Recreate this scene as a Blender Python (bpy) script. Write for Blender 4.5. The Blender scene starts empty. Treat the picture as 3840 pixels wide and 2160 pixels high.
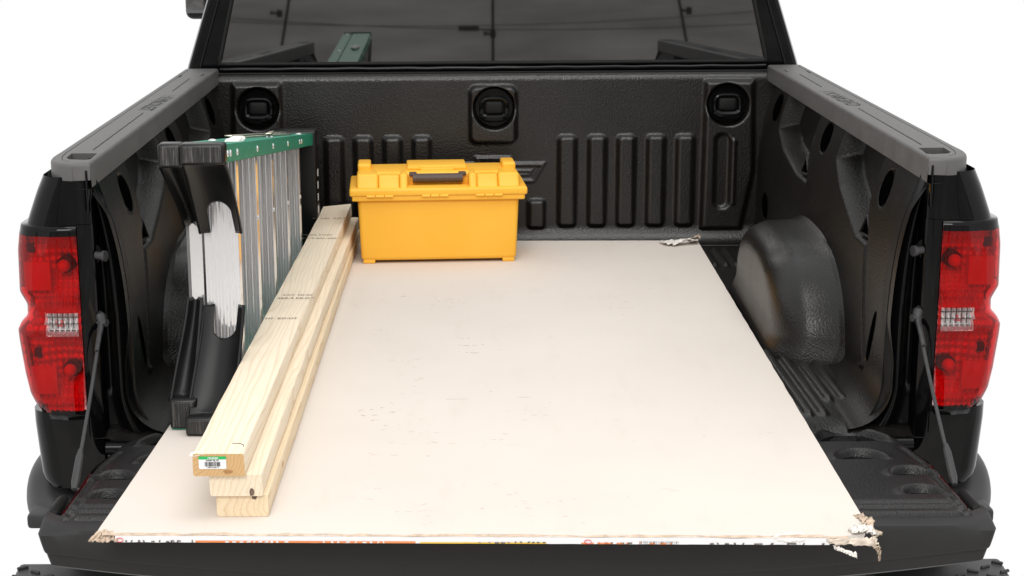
import bpy, bmesh, math, random
import numpy as np
from mathutils import Vector, Matrix, noise as mnoise

random.seed(7); np.random.seed(7)
sc = bpy.context.scene
col = sc.collection

# ------------------------------------------------------------------ camera
PITCH, ROLL, YAW = math.radians(13.0819), math.radians(-0.40935), math.radians(-0.2210)
cam_d = bpy.data.cameras.new("camera")
cam = bpy.data.objects.new("camera", cam_d); col.objects.link(cam)
cam_d.sensor_fit = 'HORIZONTAL'; cam_d.sensor_width = 36.0
cam_d.lens = 6052.94 / 3840 * 36.0
cam_d.shift_x = 181.5 / 3840; cam_d.shift_y = 57.26 / 3840
cam_d.clip_end = 300
fw = Vector((math.sin(YAW)*math.cos(PITCH), math.cos(YAW)*math.cos(PITCH), -math.sin(PITCH)))
rt = Vector((math.cos(YAW), -math.sin(YAW), 0)); up = rt.cross(fw)
r2 = math.cos(ROLL)*rt + math.sin(ROLL)*up
u2 = -math.sin(ROLL)*rt + math.cos(ROLL)*up
M = Matrix((r2, u2, -fw)).transposed().to_4x4()
M.translation = Vector((-0.0743, 0.0, 0.9263))
cam.matrix_world = M
sc.camera = cam

# ------------------------------------------------------------------ light
w = bpy.data.worlds.new("World"); sc.world = w; w.use_nodes = True
bg = w.node_tree.nodes["Background"]
bg.inputs[0].default_value = (1.0, 1.0, 1.0, 1); bg.inputs[1].default_value = 1.0
def area(name, loc, target, size, power, color=(1, 1, 1)):
    l = bpy.data.lights.new(name, 'AREA'); l.shape = 'RECTANGLE'; l.size = size[0]; l.size_y = size[1]
    l.energy = power; l.color = color
    o = bpy.data.objects.new(name, l); col.objects.link(o); o.location = loc
    o.rotation_euler = (Vector(target) - Vector(loc)).to_track_quat('-Z', 'Y').to_euler()
    return o
area("studio_softbox_overhead", (0.5, 2.4, 4.6), (0.0, 3.6, 0.0), (3.0, 2.6), 85, (1.0, 0.985, 0.96))
area("studio_softbox_key", (-0.9, -1.6, 3.7), (0.0, 3.8, 0.2), (2.6, 1.8), 150, (1.0, 0.98, 0.95))

vs = sc.view_settings
vs.view_transform = 'Standard'; vs.look = 'None'; vs.exposure = 0.0; vs.gamma = 1.0

# ------------------------------------------------------------------ materials
def nodes_of(name):
    m = bpy.data.materials.new(name); m.use_nodes = True
    nt = m.node_tree; b = nt.nodes["Principled BSDF"]
    return m, nt, b
def add(nt, t, **kw):
    n = nt.nodes.new(t)
    for k, v in kw.items():
        if k in n.inputs: n.inputs[k].default_value = v
        else: setattr(n, k, v)
    return n
def coords(nt, scale=(1, 1, 1), loc=(0, 0, 0), rot=(0, 0, 0)):
    g = nt.nodes.new("ShaderNodeTexCoord"); mp = nt.nodes.new("ShaderNodeMapping")
    mp.inputs['Scale'].default_value = scale; mp.inputs['Location'].default_value = loc
    mp.inputs['Rotation'].default_value = rot
    nt.links.new(g.outputs['Object'], mp.inputs['Vector']); return mp.outputs['Vector']
def ramp(nt, fac, stops):
    r = nt.nodes.new("ShaderNodeValToRGB"); e = r.color_ramp.elements
    while len(e) < len(stops): e.new(0.5)
    for i, (p, c) in enumerate(stops):
        e[i].position = p; e[i].color = (*c, 1) if len(c) == 3 else c
    nt.links.new(fac, r.inputs['Fac']); return r.outputs['Color']
def bump(nt, b, h, strength=0.3, dist=0.002, prev=None):
    n = nt.nodes.new("ShaderNodeBump"); n.inputs['Strength'].default_value = strength
    n.inputs['Distance'].default_value = dist
    nt.links.new(h, n.inputs['Height'])
    if prev is not None: nt.links.new(prev, n.inputs['Normal'])
    nt.links.new(n.outputs['Normal'], b.inputs['Normal']); return n.outputs['Normal']
def simple(name, colr, rough=0.4, spec=0.5, metal=0.0, var=0.0, vscale=8, bs=0.0, bscale=300, bdist=0.001, coat=0.0):
    m, nt, b = nodes_of(name)
    b.inputs['Base Color'].default_value = (*colr, 1); b.inputs['Roughness'].default_value = rough
    b.inputs['Specular IOR Level'].default_value = spec; b.inputs['Metallic'].default_value = metal
    b.inputs['Coat Weight'].default_value = coat
    if var > 0:
        v = coords(nt); n = add(nt, "ShaderNodeTexNoise", Scale=vscale, Detail=6.0, Roughness=0.65)
        nt.links.new(v, n.inputs['Vector'])
        lo = tuple(max(0, c*(1-var)) for c in colr); hi = tuple(c*(1+var) for c in colr)
        c = ramp(nt, n.outputs['Fac'], [(0.3, lo), (0.7, hi)]); nt.links.new(c, b.inputs['Base Color'])
        rr = nt.nodes.new("ShaderNodeMapRange"); rr.inputs['To Min'].default_value = rough*0.8; rr.inputs['To Max'].default_value = min(1, rough*1.25)
        nt.links.new(n.outputs['Fac'], rr.inputs['Value']); nt.links.new(rr.outputs['Result'], b.inputs['Roughness'])
    if bs > 0:
        v = coords(nt); n = add(nt, "ShaderNodeTexNoise", Scale=bscale, Detail=2.0)
        nt.links.new(v, n.inputs['Vector']); bump(nt, b, n.outputs['Fac'], bs, bdist)
    return m

def liner_mat(name, colr, rough, spec, grain=170, gs=0.55):
    m, nt, b = nodes_of(name)
    v = coords(nt)
    d = add(nt, "ShaderNodeTexNoise", Scale=60.0, Detail=2.0); nt.links.new(v, d.inputs['Vector'])
    mx = nt.nodes.new("ShaderNodeMix"); mx.data_type = 'VECTOR'; mx.inputs['Factor'].default_value = 0.006
    nt.links.new(v, mx.inputs[4]); nt.links.new(d.outputs['Color'], mx.inputs[5])
    vo = add(nt, "ShaderNodeTexVoronoi", Scale=float(grain)); vo.feature = 'SMOOTH_F1'
    nt.links.new(mx.outputs[1], vo.inputs['Vector'])
    bump(nt, b, vo.outputs['Distance'], gs, 0.0022)
    n = add(nt, "ShaderNodeTexNoise", Scale=5.0, Detail=8.0, Roughness=0.7); nt.links.new(v, n.inputs['Vector'])
    c = ramp(nt, n.outputs['Fac'], [(0.3, tuple(x*.75 for x in colr)), (0.62, colr), (0.8, tuple(x*1.5 for x in colr))])
    sp_ = add(nt, "ShaderNodeTexNoise", Scale=140.0, Detail=3.0, Roughness=0.6); nt.links.new(v, sp_.inputs['Vector'])
    sp2 = add(nt, "ShaderNodeTexNoise", Scale=9.0, Detail=4.0); nt.links.new(v, sp2.inputs['Vector'])
    mm = nt.nodes.new("ShaderNodeMath"); mm.operation = 'MULTIPLY'; nt.links.new(sp_.outputs['Fac'], mm.inputs[0]); nt.links.new(sp2.outputs['Fac'], mm.inputs[1])
    dm = ramp(nt, mm.outputs[0], [(0.40, (0, 0, 0)), (0.50, (1, 1, 1))])
    dx = nt.nodes.new("ShaderNodeMix"); dx.data_type = 'RGBA'; nt.links.new(dm, dx.inputs['Factor'])
    nt.links.new(c, dx.inputs[6]); dx.inputs[7].default_value = (0.055, 0.05, 0.045, 1)
    nt.links.new(dx.outputs[2], b.inputs['Base Color'])
    rr = nt.nodes.new("ShaderNodeMapRange"); rr.inputs['To Min'].default_value = rough-.08; rr.inputs['To Max'].default_value = rough+.1
    nt.links.new(n.outputs['Fac'], rr.inputs['Value']); nt.links.new(rr.outputs['Result'], b.inputs['Roughness'])
    b.inputs['Specular IOR Level'].default_value = spec
    return m

MAT = {}
MAT['liner'] = liner_mat("bed_liner_plastic", (0.0068, 0.0060, 0.0055), 0.31, 0.55, 240, 0.34)
MAT['liner_side'] = liner_mat("side_liner_plastic", (0.0065, 0.0056, 0.0050), 0.38, 0.27, 240, 0.34)
MAT['liner_arch'] = liner_mat("arch_liner_plastic", (0.0068, 0.0060, 0.0054), 0.32, 0.40, 240, 0.34)
MAT['tg_liner'] = liner_mat("tailgate_liner_plastic", (0.009, 0.0086, 0.0088), 0.40, 0.40, 420, 0.45)
MAT['cap'] = simple("rail_cap_plastic", (0.086, 0.083, 0.082), 0.5, 0.5, var=0.12, vscale=14, bs=0.25, bscale=900, bdist=0.0006)
MAT['cap_dark'] = simple("engraved_dark_plastic", (0.006, 0.006, 0.006), 0.7, 0.2)
MAT['paint'] = simple("black_gloss_paint", (0.0016, 0.0016, 0.002), 0.04, 0.24, var=0.1, vscale=30, bs=0.02, bscale=9, bdist=0.004)
MAT['jamb'] = simple("jamb_black_paint", (0.003, 0.003, 0.0031), 0.14, 0.2, var=0.2, vscale=12, bs=0.08, bscale=14, bdist=0.006)
MAT['bumper'] = simple("bumper_plastic", (0.022, 0.0225, 0.023), 0.42, 0.45, var=0.15, vscale=12, bs=0.2, bscale=700, bdist=0.0006)
MAT['tg_cap'] = simple("tailgate_edge_plastic", (0.021, 0.0207, 0.021), 0.55, 0.3, var=0.12, vscale=10, bs=0.25, bscale=900, bdist=0.0005)
MAT['opening_shade'] = simple("opening_shade_black", (0.001, 0.001, 0.001), 0.9, 0.0)  # flat black that paints the shade of holes and recesses
MAT['rubber'] = simple("seal_rubber", (0.005, 0.005, 0.005), 0.6, 0.25, var=0.2, vscale=40)
MAT['steel_dark'] = simple("dark_coated_steel", (0.05, 0.05, 0.052), 0.45, 0.5, metal=0.4, var=0.3, vscale=60)
MAT['cable'] = simple("plastic_sleeved_cable", (0.035, 0.036, 0.037), 0.55, 0.4, var=0.2, vscale=60)
MAT['chrome'] = simple("socket_chrome", (0.55, 0.55, 0.55), 0.15, 0.5, metal=1.0)

def glass_tint(name, tint, gloss=0.06, rough=0.03, gcol=(1, 1, 1)):
    m = bpy.data.materials.new(name); m.use_nodes = True; nt = m.node_tree; nt.nodes.clear()
    out = nt.nodes.new("ShaderNodeOutputMaterial"); t = nt.nodes.new("ShaderNodeBsdfTransparent")
    t.inputs[0].default_value = (*tint, 1)
    g = nt.nodes.new("ShaderNodeBsdfGlossy"); g.inputs['Roughness'].default_value = rough; g.inputs[0].default_value = (*gcol, 1)
    lw = nt.nodes.new("ShaderNodeFresnel"); lw.inputs[0].default_value = 1.46
    mx = nt.nodes.new("ShaderNodeMixShader")
    sca = nt.nodes.new("ShaderNodeMath"); sca.operation = 'MULTIPLY'; sca.inputs[1].default_value = gloss/0.04
    sca.use_clamp = True
    nt.links.new(lw.outputs[0], sca.inputs[0]); nt.links.new(sca.outputs[0], mx.inputs[0])
    nt.links.new(t.outputs[0], mx.inputs[1]); nt.links.new(g.outputs[0], mx.inputs[2]); nt.links.new(mx.outputs[0], out.inputs[0])
    return m
MAT['red_lens'] = glass_tint("red_lamp_lens", (0.78, 0.005, 0.010), 0.026, 0.02)
MAT['clear_lens'] = glass_tint("clear_lamp_lens", (0.96, 0.96, 0.96), 0.03, 0.02)
MAT['reflector'] = simple("lamp_reflector", (0.85, 0.83, 0.83), 0.3, 0.6, metal=0.35)
MAT['socket'] = simple('lamp_socket_dark', (0.07, 0.06, 0.06), 0.4, 0.4)
MAT['red_plate'] = simple("red_retroreflector", (0.80, 0.10, 0.10), 0.45, 0.5, bs=0.5, bscale=700, bdist=0.001)
MAT['glass'] = simple("tinted_window_glass", (0.004, 0.004, 0.0045), 0.025, 1.0)
_g = MAT['glass'].node_tree.nodes["Principled BSDF"]
_g.inputs['IOR'].default_value = 2.15; _g.inputs['Specular IOR Level'].default_value = 0.5

def yellow_mat():
    m, nt, b = nodes_of("yellow_toolbox_plastic")
    v = coords(nt); n = add(nt, "ShaderNodeTexNoise", Scale=6.0, Detail=5.0); nt.links.new(v, n.inputs['Vector'])
    c = ramp(nt, n.outputs['Fac'], [(0.3, (0.94, 0.475, 0.040)), (0.7, (0.96, 0.51, 0.052))])
    nt.links.new(c, b.inputs['Base Color']); b.inputs['Roughness'].default_value = 0.42
    b.inputs['Specular IOR Level'].default_value = 0.35
    n2 = add(nt, "ShaderNodeTexNoise", Scale=900.0, Detail=1.0); nt.links.new(v, n2.inputs['Vector'])
    bump(nt, b, n2.outputs['Fac'], 0.12, 0.0004); return m
MAT['yellow'] = yellow_mat()
MAT['handle'] = simple("brown_grey_handle_plastic", (0.085, 0.058, 0.048), 0.5, 0.4, var=0.12, vscale=60, bs=0.2, bscale=600, bdist=0.0005)
MAT['red_plastic'] = simple("red_plastic", (0.6, 0.03, 0.02), 0.4, 0.4)

def aluminium(name, base, rough):
    m, nt, b = nodes_of(name)
    b.inputs['Metallic'].default_value = 0.72; b.inputs['Base Color'].default_value = (*base, 1)
    v = coords(nt, (3, 3, 60)); n = add(nt, "ShaderNodeTexNoise", Scale=1.0, Detail=3.0); nt.links.new(v, n.inputs['Vector'])
    rr = nt.nodes.new("ShaderNodeMapRange"); rr.inputs['To Min'].default_value = rough*.7; rr.inputs['To Max'].default_value = rough*1.3
    nt.links.new(n.outputs['Fac'], rr.inputs['Value']); nt.links.new(rr.outputs['Result'], b.inputs['Roughness'])
    return m
MAT['alu'] = aluminium("extruded_aluminium", (0.92, 0.915, 0.925), 0.12)
def fibreglass():
    m, nt, b = nodes_of("green_fibreglass")
    v = coords(nt, (260, 12, 260)); n = add(nt, "ShaderNodeTexNoise", Scale=1.0, Detail=5.0, Roughness=0.7); nt.links.new(v, n.inputs['Vector'])
    c = ramp(nt, n.outputs['Fac'], [(0.25, (0.004, 0.16, 0.095)), (0.55, (0.006, 0.235, 0.145)), (0.85, (0.09, 0.40, 0.28))])
    nt.links.new(c, b.inputs['Base Color']); b.inputs['Roughness'].default_value = 0.42
    b.inputs['Specular IOR Level'].default_value = 0.45
    bump(nt, b, n.outputs['Fac'], 0.25, 0.0008); return m
MAT['green'] = fibreglass()
MAT['boot'] = simple("black_ladder_boot_plastic", (0.004, 0.004, 0.0043), 0.34, 0.36, var=0.15, vscale=20)
def pad_mat():
    m, nt, b = nodes_of("scuffed_rubber_pad")
    v = coords(nt, (420, 60, 14)); n = add(nt, "ShaderNodeTexNoise", Scale=1.0, Detail=5.0, Roughness=0.75); nt.links.new(v, n.inputs['Vector'])
    c = ramp(nt, n.outputs['Fac'], [(0.38, (0.006, 0.006, 0.006)), (0.55, (0.03, 0.029, 0.028)), (0.72, (0.17, 0.16, 0.15))])
    nt.links.new(c, b.inputs['Base Color']); b.inputs['Roughness'].default_value = 0.75
    bump(nt, b, n.outputs['Fac'], 0.3, 0.001); return m
MAT['pad'] = pad_mat()
MAT['zinc'] = simple("zinc_hardware", (0.62, 0.58, 0.48), 0.35, 0.5, metal=1.0, var=0.25, vscale=50)
MAT['rivet'] = simple("aluminium_rivet", (0.78, 0.78, 0.78), 0.3, 0.5, metal=0.8)
MAT['white_blob'] = simple("dried_white_filler", (0.78, 0.76, 0.72), 0.75, 0.3, var=0.1, vscale=60, bs=0.4, bscale=120, bdist=0.002)

def wood(name, seed, light, dark, ring_off, scale=38.0):
    m, nt, b = nodes_of(name)
    rnd = random.Random(seed)
    v = coords(nt, (1, 0.10, 1), (ring_off[0], rnd.uniform(-1, 1), ring_off[1]), (rnd.uniform(.02, .05)*rnd.choice((-1, 1)), 0, rnd.uniform(-.04, .04)))
    nz = add(nt, "ShaderNodeTexNoise", Scale=7.0, Detail=3.0, Roughness=0.5); nt.links.new(v, nz.inputs['Vector'])
    mx = nt.nodes.new("ShaderNodeMix"); mx.data_type = 'VECTOR'; mx.inputs['Factor'].default_value = 0.11
    nt.links.new(v, mx.inputs[4]); nt.links.new(nz.outputs['Color'], mx.inputs[5])
    wv = add(nt, "ShaderNodeTexWave", Scale=scale, Distortion=0.6, Detail=2.0)
    wv.wave_type = 'RINGS'; wv.rings_direction = 'Y'; wv.wave_profile = 'SAW'
    nt.links.new(mx.outputs[1], wv.inputs['Vector'])
    c1 = ramp(nt, wv.outputs['Fac'], [(0.0, light), (0.62, tuple(l*.985 for l in light)), (0.9, tuple((l*.5+d*.5) for l, d in zip(light, dark))), (1.0, dark)])
    v2 = coords(nt, (300, 7, 300)); fn = add(nt, "ShaderNodeTexNoise", Scale=1.0, Detail=4.0, Roughness=0.7); nt.links.new(v2, fn.inputs['Vector'])
    c2 = ramp(nt, fn.outputs['Fac'], [(0.35, (0.90, 0.88, 0.85)), (0.65, (1, 1, 1))])
    mul = nt.nodes.new("ShaderNodeMix"); mul.data_type = 'RGBA'; mul.blend_type = 'MULTIPLY'; mul.inputs['Factor'].default_value = 0.8
    nt.links.new(c1, mul.inputs[6]); nt.links.new(c2, mul.inputs[7])
    # knots
    v3 = coords(nt, (1, 0.5, 1), (rnd.uniform(0, 9), rnd.uniform(0, 9), rnd.uniform(0, 9)))
    vo = add(nt, "ShaderNodeTexVoronoi", Scale=5.5); nt.links.new(v3, vo.inputs['Vector'])
    kc = ramp(nt, vo.outputs['Distance'], [(0.0, (0.42, 0.24, 0.12)), (0.022, (0.62, 0.42, 0.26)), (0.040, (1, 1, 1))])
    mul2 = nt.nodes.new("ShaderNodeMix"); mul2.data_type = 'RGBA'; mul2.blend_type = 'MULTIPLY'; mul2.inputs['Factor'].default_value = 0.8
    nt.links.new(mul.outputs[2], mul2.inputs[6]); nt.links.new(kc, mul2.inputs[7])
    nt.links.new(mul2.outputs[2], b.inputs['Base Color'])
    b.inputs['Roughness'].default_value = 0.62; b.inputs['Specular IOR Level'].default_value = 0.3
    bump(nt, b, fn.outputs['Fac'], 0.15, 0.0008)
    return m
MAT['wood1'] = wood("pine_board_a", 3, (0.86, 0.755, 0.60), (0.74, 0.58, 0.40), (0.02, -0.03))
MAT['wood2'] = wood("pine_board_b", 5, (0.82, 0.68, 0.48), (0.69, 0.51, 0.31), (-0.06, -0.01))
MAT['wood3'] = wood("pine_board_c", 8, (0.85, 0.74, 0.575), (0.73, 0.57, 0.38), (0.05, -0.06))
MAT['wood_end'] = wood("pine_end_dark", 11, (0.66, 0.43, 0.21), (0.52, 0.30, 0.12), (0.03, 0.02), 60)

def drywall_mat():
    m, nt, b = nodes_of("drywall_face_paper")
    v = coords(nt)
    n = add(nt, "ShaderNodeTexNoise", Scale=2.2, Detail=7.0, Roughness=0.6); nt.links.new(v, n.inputs['Vector'])
    base = ramp(nt, n.outputs['Fac'], [(0.3, (0.655, 0.597, 0.541)), (0.7, (0.69, 0.632, 0.576))])
    vs_ = coords(nt, (4, 11, 1)); s = add(nt, "ShaderNodeTexNoise", Scale=5.0, Detail=9.0, Roughness=0.75); nt.links.new(vs_, s.inputs['Vector'])
    sc1 = ramp(nt, s.outputs['Fac'], [(0.64, (1, 1, 1)), (0.72, (0.90, 0.86, 0.81)), (0.80, (0.78, 0.71, 0.63))])
    mul = nt.nodes.new("ShaderNodeMix"); mul.data_type = 'RGBA'; mul.blend_type = 'MULTIPLY'; mul.inputs['Factor'].default_value = 0.85
    nt.links.new(base, mul.inputs[6]); nt.links.new(sc1, mul.inputs[7])
    last = mul.outputs[2]
    for (scl, rot, amt, th0) in (((1.6, 70, 1), .25, .5, .70), ((60, 2.0, 1), -.18, .45, .72), ((9, 2.5, 1), .6, .13, .60)):
        vv = coords(nt, scl, (rot*3, rot, 0), (0, 0, rot)); q = add(nt, "ShaderNodeTexNoise", Scale=1.6, Detail=6.0, Roughness=0.7); nt.links.new(vv, q.inputs['Vector'])
        cc = ramp(nt, q.outputs['Fac'], [(th0-.05, (1, 1, 1)), (th0+.06, (0.86, 0.81, 0.75))])
        m2 = nt.nodes.new("ShaderNodeMix"); m2.data_type = 'RGBA'; m2.blend_type = 'MULTIPLY'; m2.inputs['Factor'].default_value = amt
        nt.links.new(last, m2.inputs[6]); nt.links.new(cc, m2.inputs[7]); last = m2.outputs[2]
    nt.links.new(last, b.inputs['Base Color'])
    b.inputs['Roughness'].default_value = 0.85; b.inputs['Specular IOR Level'].default_value = 0.2
    f = add(nt, "ShaderNodeTexNoise", Scale=350.0, Detail=3.0); nt.links.new(v, f.inputs['Vector'])
    bump(nt, b, f.outputs['Fac'], 0.15, 0.0006); return m
MAT['drywall'] = drywall_mat()
MAT['paper'] = simple("torn_white_paper", (0.80, 0.76, 0.71), 0.85, 0.2, var=0.06, vscale=30, bs=0.3, bscale=90, bdist=0.002)
MAT['torn2'] = simple("frayed_cream_paper", (0.66, 0.57, 0.48), 0.9, 0.15, var=0.25, vscale=80, bs=0.5, bscale=150, bdist=0.002)
MAT['torn'] = simple("torn_kraft_paper", (0.55, 0.43, 0.33), 0.9, 0.15, var=0.3, vscale=60, bs=0.5, bscale=120, bdist=0.002)
MAT['scuff'] = simple("grey_brown_scuff", (0.51, 0.45, 0.39), 0.9, 0.15, var=0.15, vscale=50)
MAT['scuff_l'] = simple("pale_scuff", (0.60, 0.535, 0.475), 0.9, 0.15, var=0.12, vscale=50)
MAT['ink'] = simple("black_print", (0.02, 0.02, 0.022), 0.7, 0.2)
MAT['ink_grey'] = simple("faded_stamp_ink", (0.16, 0.13, 0.11), 0.8, 0.2)
MAT['orange'] = simple("orange_print", (0.80, 0.27, 0.10), 0.7, 0.2)
MAT['gold'] = simple("yellow_print", (0.78, 0.50, 0.07), 0.7, 0.2)
MAT['red_print'] = simple("red_print", (0.70, 0.10, 0.09), 0.7, 0.2)
MAT['label_w'] = simple("white_label", (0.85, 0.85, 0.86), 0.5, 0.3)
MAT['label_g'] = simple("green_label", (0.03, 0.45, 0.12), 0.5, 0.3)
MAT['cloth'] = None
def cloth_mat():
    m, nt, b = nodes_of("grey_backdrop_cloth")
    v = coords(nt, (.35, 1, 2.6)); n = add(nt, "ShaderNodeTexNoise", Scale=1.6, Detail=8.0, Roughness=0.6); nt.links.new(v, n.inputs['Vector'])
    c = ramp(nt, n.outputs['Fac'], [(0.3, (0.40, 0.385, 0.37)), (0.7, (0.74, 0.72, 0.69))]); nt.links.new(c, b.inputs['Base Color'])  # stretched noise paints the light and shade of folds into the colour
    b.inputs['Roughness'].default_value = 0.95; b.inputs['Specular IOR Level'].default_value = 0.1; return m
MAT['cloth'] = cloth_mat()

# ------------------------------------------------------------------ mesh helpers
def link(o, parent=None):
    col.objects.link(o)
    if parent is not None:
        o.parent = parent
        pm = parent['_loc'] if '_loc' in parent else (0, 0, 0)
        if parent.type == 'EMPTY': o.matrix_parent_inverse = Matrix.Translation(-Vector(parent.location)) if not parent.get('_rot') else parent.matrix_basis.inverted()
    return o
def mk(name, verts, faces, mat, parent=None, smooth=True, sharp=None):
    me = bpy.data.meshes.new(name); me.from_pydata([tuple(map(float, v)) for v in verts], [], [tuple(map(int, f)) for f in faces]); me.update()
    return fin(name, me, mat, parent, smooth, sharp)
def fin(name, me, mat, parent=None, smooth=True, sharp=None):
    mats = mat if isinstance(mat, (list, tuple)) else [mat]
    for m_ in mats: me.materials.append(m_)
    if smooth:
        me.polygons.foreach_set('use_smooth', [True]*len(me.polygons))
        if sharp is not None: me.set_sharp_from_angle(angle=math.radians(sharp))
    o = bpy.data.objects.new(name, me); return link(o, parent)
def bm_fin(name, bm, mat, parent=None, smooth=True, sharp=35, recalc=True):
    if recalc: bmesh.ops.recalc_face_normals(bm, faces=bm.faces)
    me = bpy.data.meshes.new(name); bm.to_mesh(me); bm.free()
    return fin(name, me, mat, parent, smooth, sharp)
def grid_faces(nu, nv, flip=False, base=0):
    f = []
    for i in range(nu-1):
        for j in range(nv-1):
            a = base+i*nv+j; q = (a, a+nv, a+nv+1, a+1)
            f.append(q[::-1] if flip else q)
    return f
def grid(name, P, mat, parent=None, flip=False, smooth=True, sharp=None):
    nu, nv = P.shape[:2]
    return mk(name, P.reshape(-1, 3), grid_faces(nu, nv, flip), mat, parent, smooth, sharp)
def bm_box(bm, c, s, bev=0.0, seg=2, rot=None):
    r = bmesh.ops.create_cube(bm, size=1.0)
    vs_ = r['verts']
    for v in vs_: v.co = Vector((v.co.x*s[0], v.co.y*s[1], v.co.z*s[2]))
    if bev > 0:
        es = list({e for v in vs_ for e in v.link_edges})
        rr = bmesh.ops.bevel(bm, geom=es, offset=bev, segments=seg, affect='EDGES', profile=0.5)
        vs_ = list({v for f in rr['faces'] for v in f.verts} | {v for v in vs_ if v.is_valid})
        fs = set(); stack = [vs_[0]]; seen = {vs_[0]}
        while stack:
            v = stack.pop()
            for e in v.link_edges:
                o = e.other_vert(v)
                if o not in seen: seen.add(o); stack.append(o)
        vs_ = list(seen)
    if rot is not None:
        for v in vs_: v.co = rot @ v.co
    for v in vs_: v.co += Vector(c)
    return vs_
def box(name, c, s, mat, parent=None, bev=0.0, seg=2, rot=None):
    bm = bmesh.new(); bm_box(bm, c, s, bev, seg, rot); return bm_fin(name, bm, mat, parent)
def bm_prism(bm, poly, axis, a, b_):
    """poly: list of 2D pts; axis: which axis is extruded ('x','y','z')"""
    def p3(p, t):
        return {'x': (t, p[0], p[1]), 'y': (p[0], t, p[1]), 'z': (p[0], p[1], t)}[axis]
    A = [bm.verts.new(p3(p, a)) for p in poly]; B = [bm.verts.new(p3(p, b_)) for p in poly]
    n = len(poly)
    bm.faces.new(A); bm.faces.new(B[::-1])
    for i in range(n): bm.faces.new((A[i], B[i], B[(i+1) % n], A[(i+1) % n]))
    return A, B
def prism(name, poly, axis, a, b_, mat, parent=None, bev=0.0, seg=2, sharp=35):
    bm = bmesh.new(); bm_prism(bm, poly, axis, a, b_)
    if bev > 0:
        bmesh.ops.recalc_face_normals(bm, faces=bm.faces)
        bmesh.ops.bevel(bm, geom=[e for e in bm.edges if e.calc_face_angle(0) > 0.5], offset=bev, segments=seg, affect='EDGES', profile=0.5)
    return bm_fin(name, bm, mat, parent, sharp=sharp)
def bm_tube(bm, pts, rad, n=10, cap=True):
    pts = [Vector(p) for p in pts]; rings = []
    rads = rad if isinstance(rad, (list, tuple)) else [rad]*len(pts)
    t0 = (pts[1]-pts[0]).normalized(); a = Vector((0, 0, 1)) if abs(t0.z) < .9 else Vector((1, 0, 0))
    u = t0.cross(a).normalized()
    for i, p in enumerate(pts):
        t = (pts[min(i+1, len(pts)-1)]-pts[max(i-1, 0)]).normalized()
        u = (u - t*u.dot(t)).normalized(); v = t.cross(u)
        rings.append([bm.verts.new(p+(u*math.cos(k*2*math.pi/n)+v*math.sin(k*2*math.pi/n))*rads[i]) for k in range(n)])
    for i in range(len(pts)-1):
        for k in range(n): bm.faces.new((rings[i][k], rings[i][(k+1) % n], rings[i+1][(k+1) % n], rings[i+1][k]))
    if cap: bm.faces.new(rings[0][::-1]); bm.faces.new(rings[-1])
def tube(name, pts, rad, mat, parent=None, n=10):
    bm = bmesh.new(); bm_tube(bm, pts, rad, n); return bm_fin(name, bm, mat, parent, sharp=50)
def thing(name, loc, label, cat, group=None):
    o = bpy.data.objects.new(name, None); col.objects.link(o); o.location = loc; o.empty_display_size = 0.1
    o['label'] = label; o['category'] = cat
    if group: o['group'] = group
    return o
def text_mesh(s, size, bold=0.0, extrude=0.0):
    cu = bpy.data.curves.new("txt", 'FONT'); cu.body = s; cu.size = size; cu.offset = bold; cu.extrude = extrude
    cu.align_x = 'CENTER'; cu.align_y = 'CENTER'; cu.resolution_u = 2
    o = bpy.data.objects.new("txt", cu); col.objects.link(o)
    dg = bpy.context.evaluated_depsgraph_get(); me = bpy.data.meshes.new_from_object(o.evaluated_get(dg))
    bpy.data.objects.remove(o); bpy.data.curves.remove(cu); return me
def text_obj(name, s, size, mat, mtx, parent=None, bold=0.0, clip=None, sx=1.0):
    me = text_mesh(s, size, bold)
    me.materials.clear()
    bm = bmesh.new(); bm.from_mesh(me); bpy.data.meshes.remove(me)
    for v in bm.verts: v.co.x *= sx
    if clip is not None:   # keep local y < clip
        bmesh.ops.bisect_plane(bm, geom=bm.verts[:]+bm.edges[:]+bm.faces[:], plane_co=(0, clip, 0), plane_no=(0, 1, 0), clear_outer=True)
    bmesh.ops.transform(bm, matrix=mtx, verts=bm.verts)
    return bm_fin(name, bm, mat, parent, smooth=False, recalc=False)
def basis(xa, ya, o):
    xa = Vector(xa).normalized(); ya = Vector(ya).normalized(); za = xa.cross(ya)
    m = Matrix((xa, ya, za)).transposed().to_4x4(); m.translation = Vector(o); return m

# 2D signed distances (numpy)
def sd_rr(x, z, x0, x1, z0, z1, r):
    cx, cz = (x0+x1)/2, (z0+z1)/2; qx = np.abs(x-cx)-(x1-x0)/2+r; qz = np.abs(z-cz)-(z1-z0)/2+r
    return np.hypot(np.maximum(qx, 0), np.maximum(qz, 0))+np.minimum(np.maximum(qx, qz), 0)-r
def sd_poly(x, z, poly):
    d = np.full(x.shape, 1e9); inside = np.zeros(x.shape, bool); n = len(poly)
    for i in range(n):
        ax, az = poly[i]; bx, bz = poly[(i+1) % n]
        ex, ez = bx-ax, bz-az; wx, wz = x-ax, z-az
        t = np.clip((wx*ex+wz*ez)/(ex*ex+ez*ez), 0, 1)
        d = np.minimum(d, np.hypot(wx-ex*t, wz-ez*t))
        c = ((az > z) != (bz > z)) & (x < (bx-ax)*(z-az)/((bz-az) if bz != az else 1e-9)+ax)
        inside ^= c
    return np.where(inside, -d, d)
def sstep(a, b_, x):
    t = np.clip((x-a)/(b_-a), 0, 1); return t*t*(3-2*t)
def lift(sd, h, wdt):  # raised plateau with soft shoulders
    return h*sstep(wdt/2, -wdt/2, sd)

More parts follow.
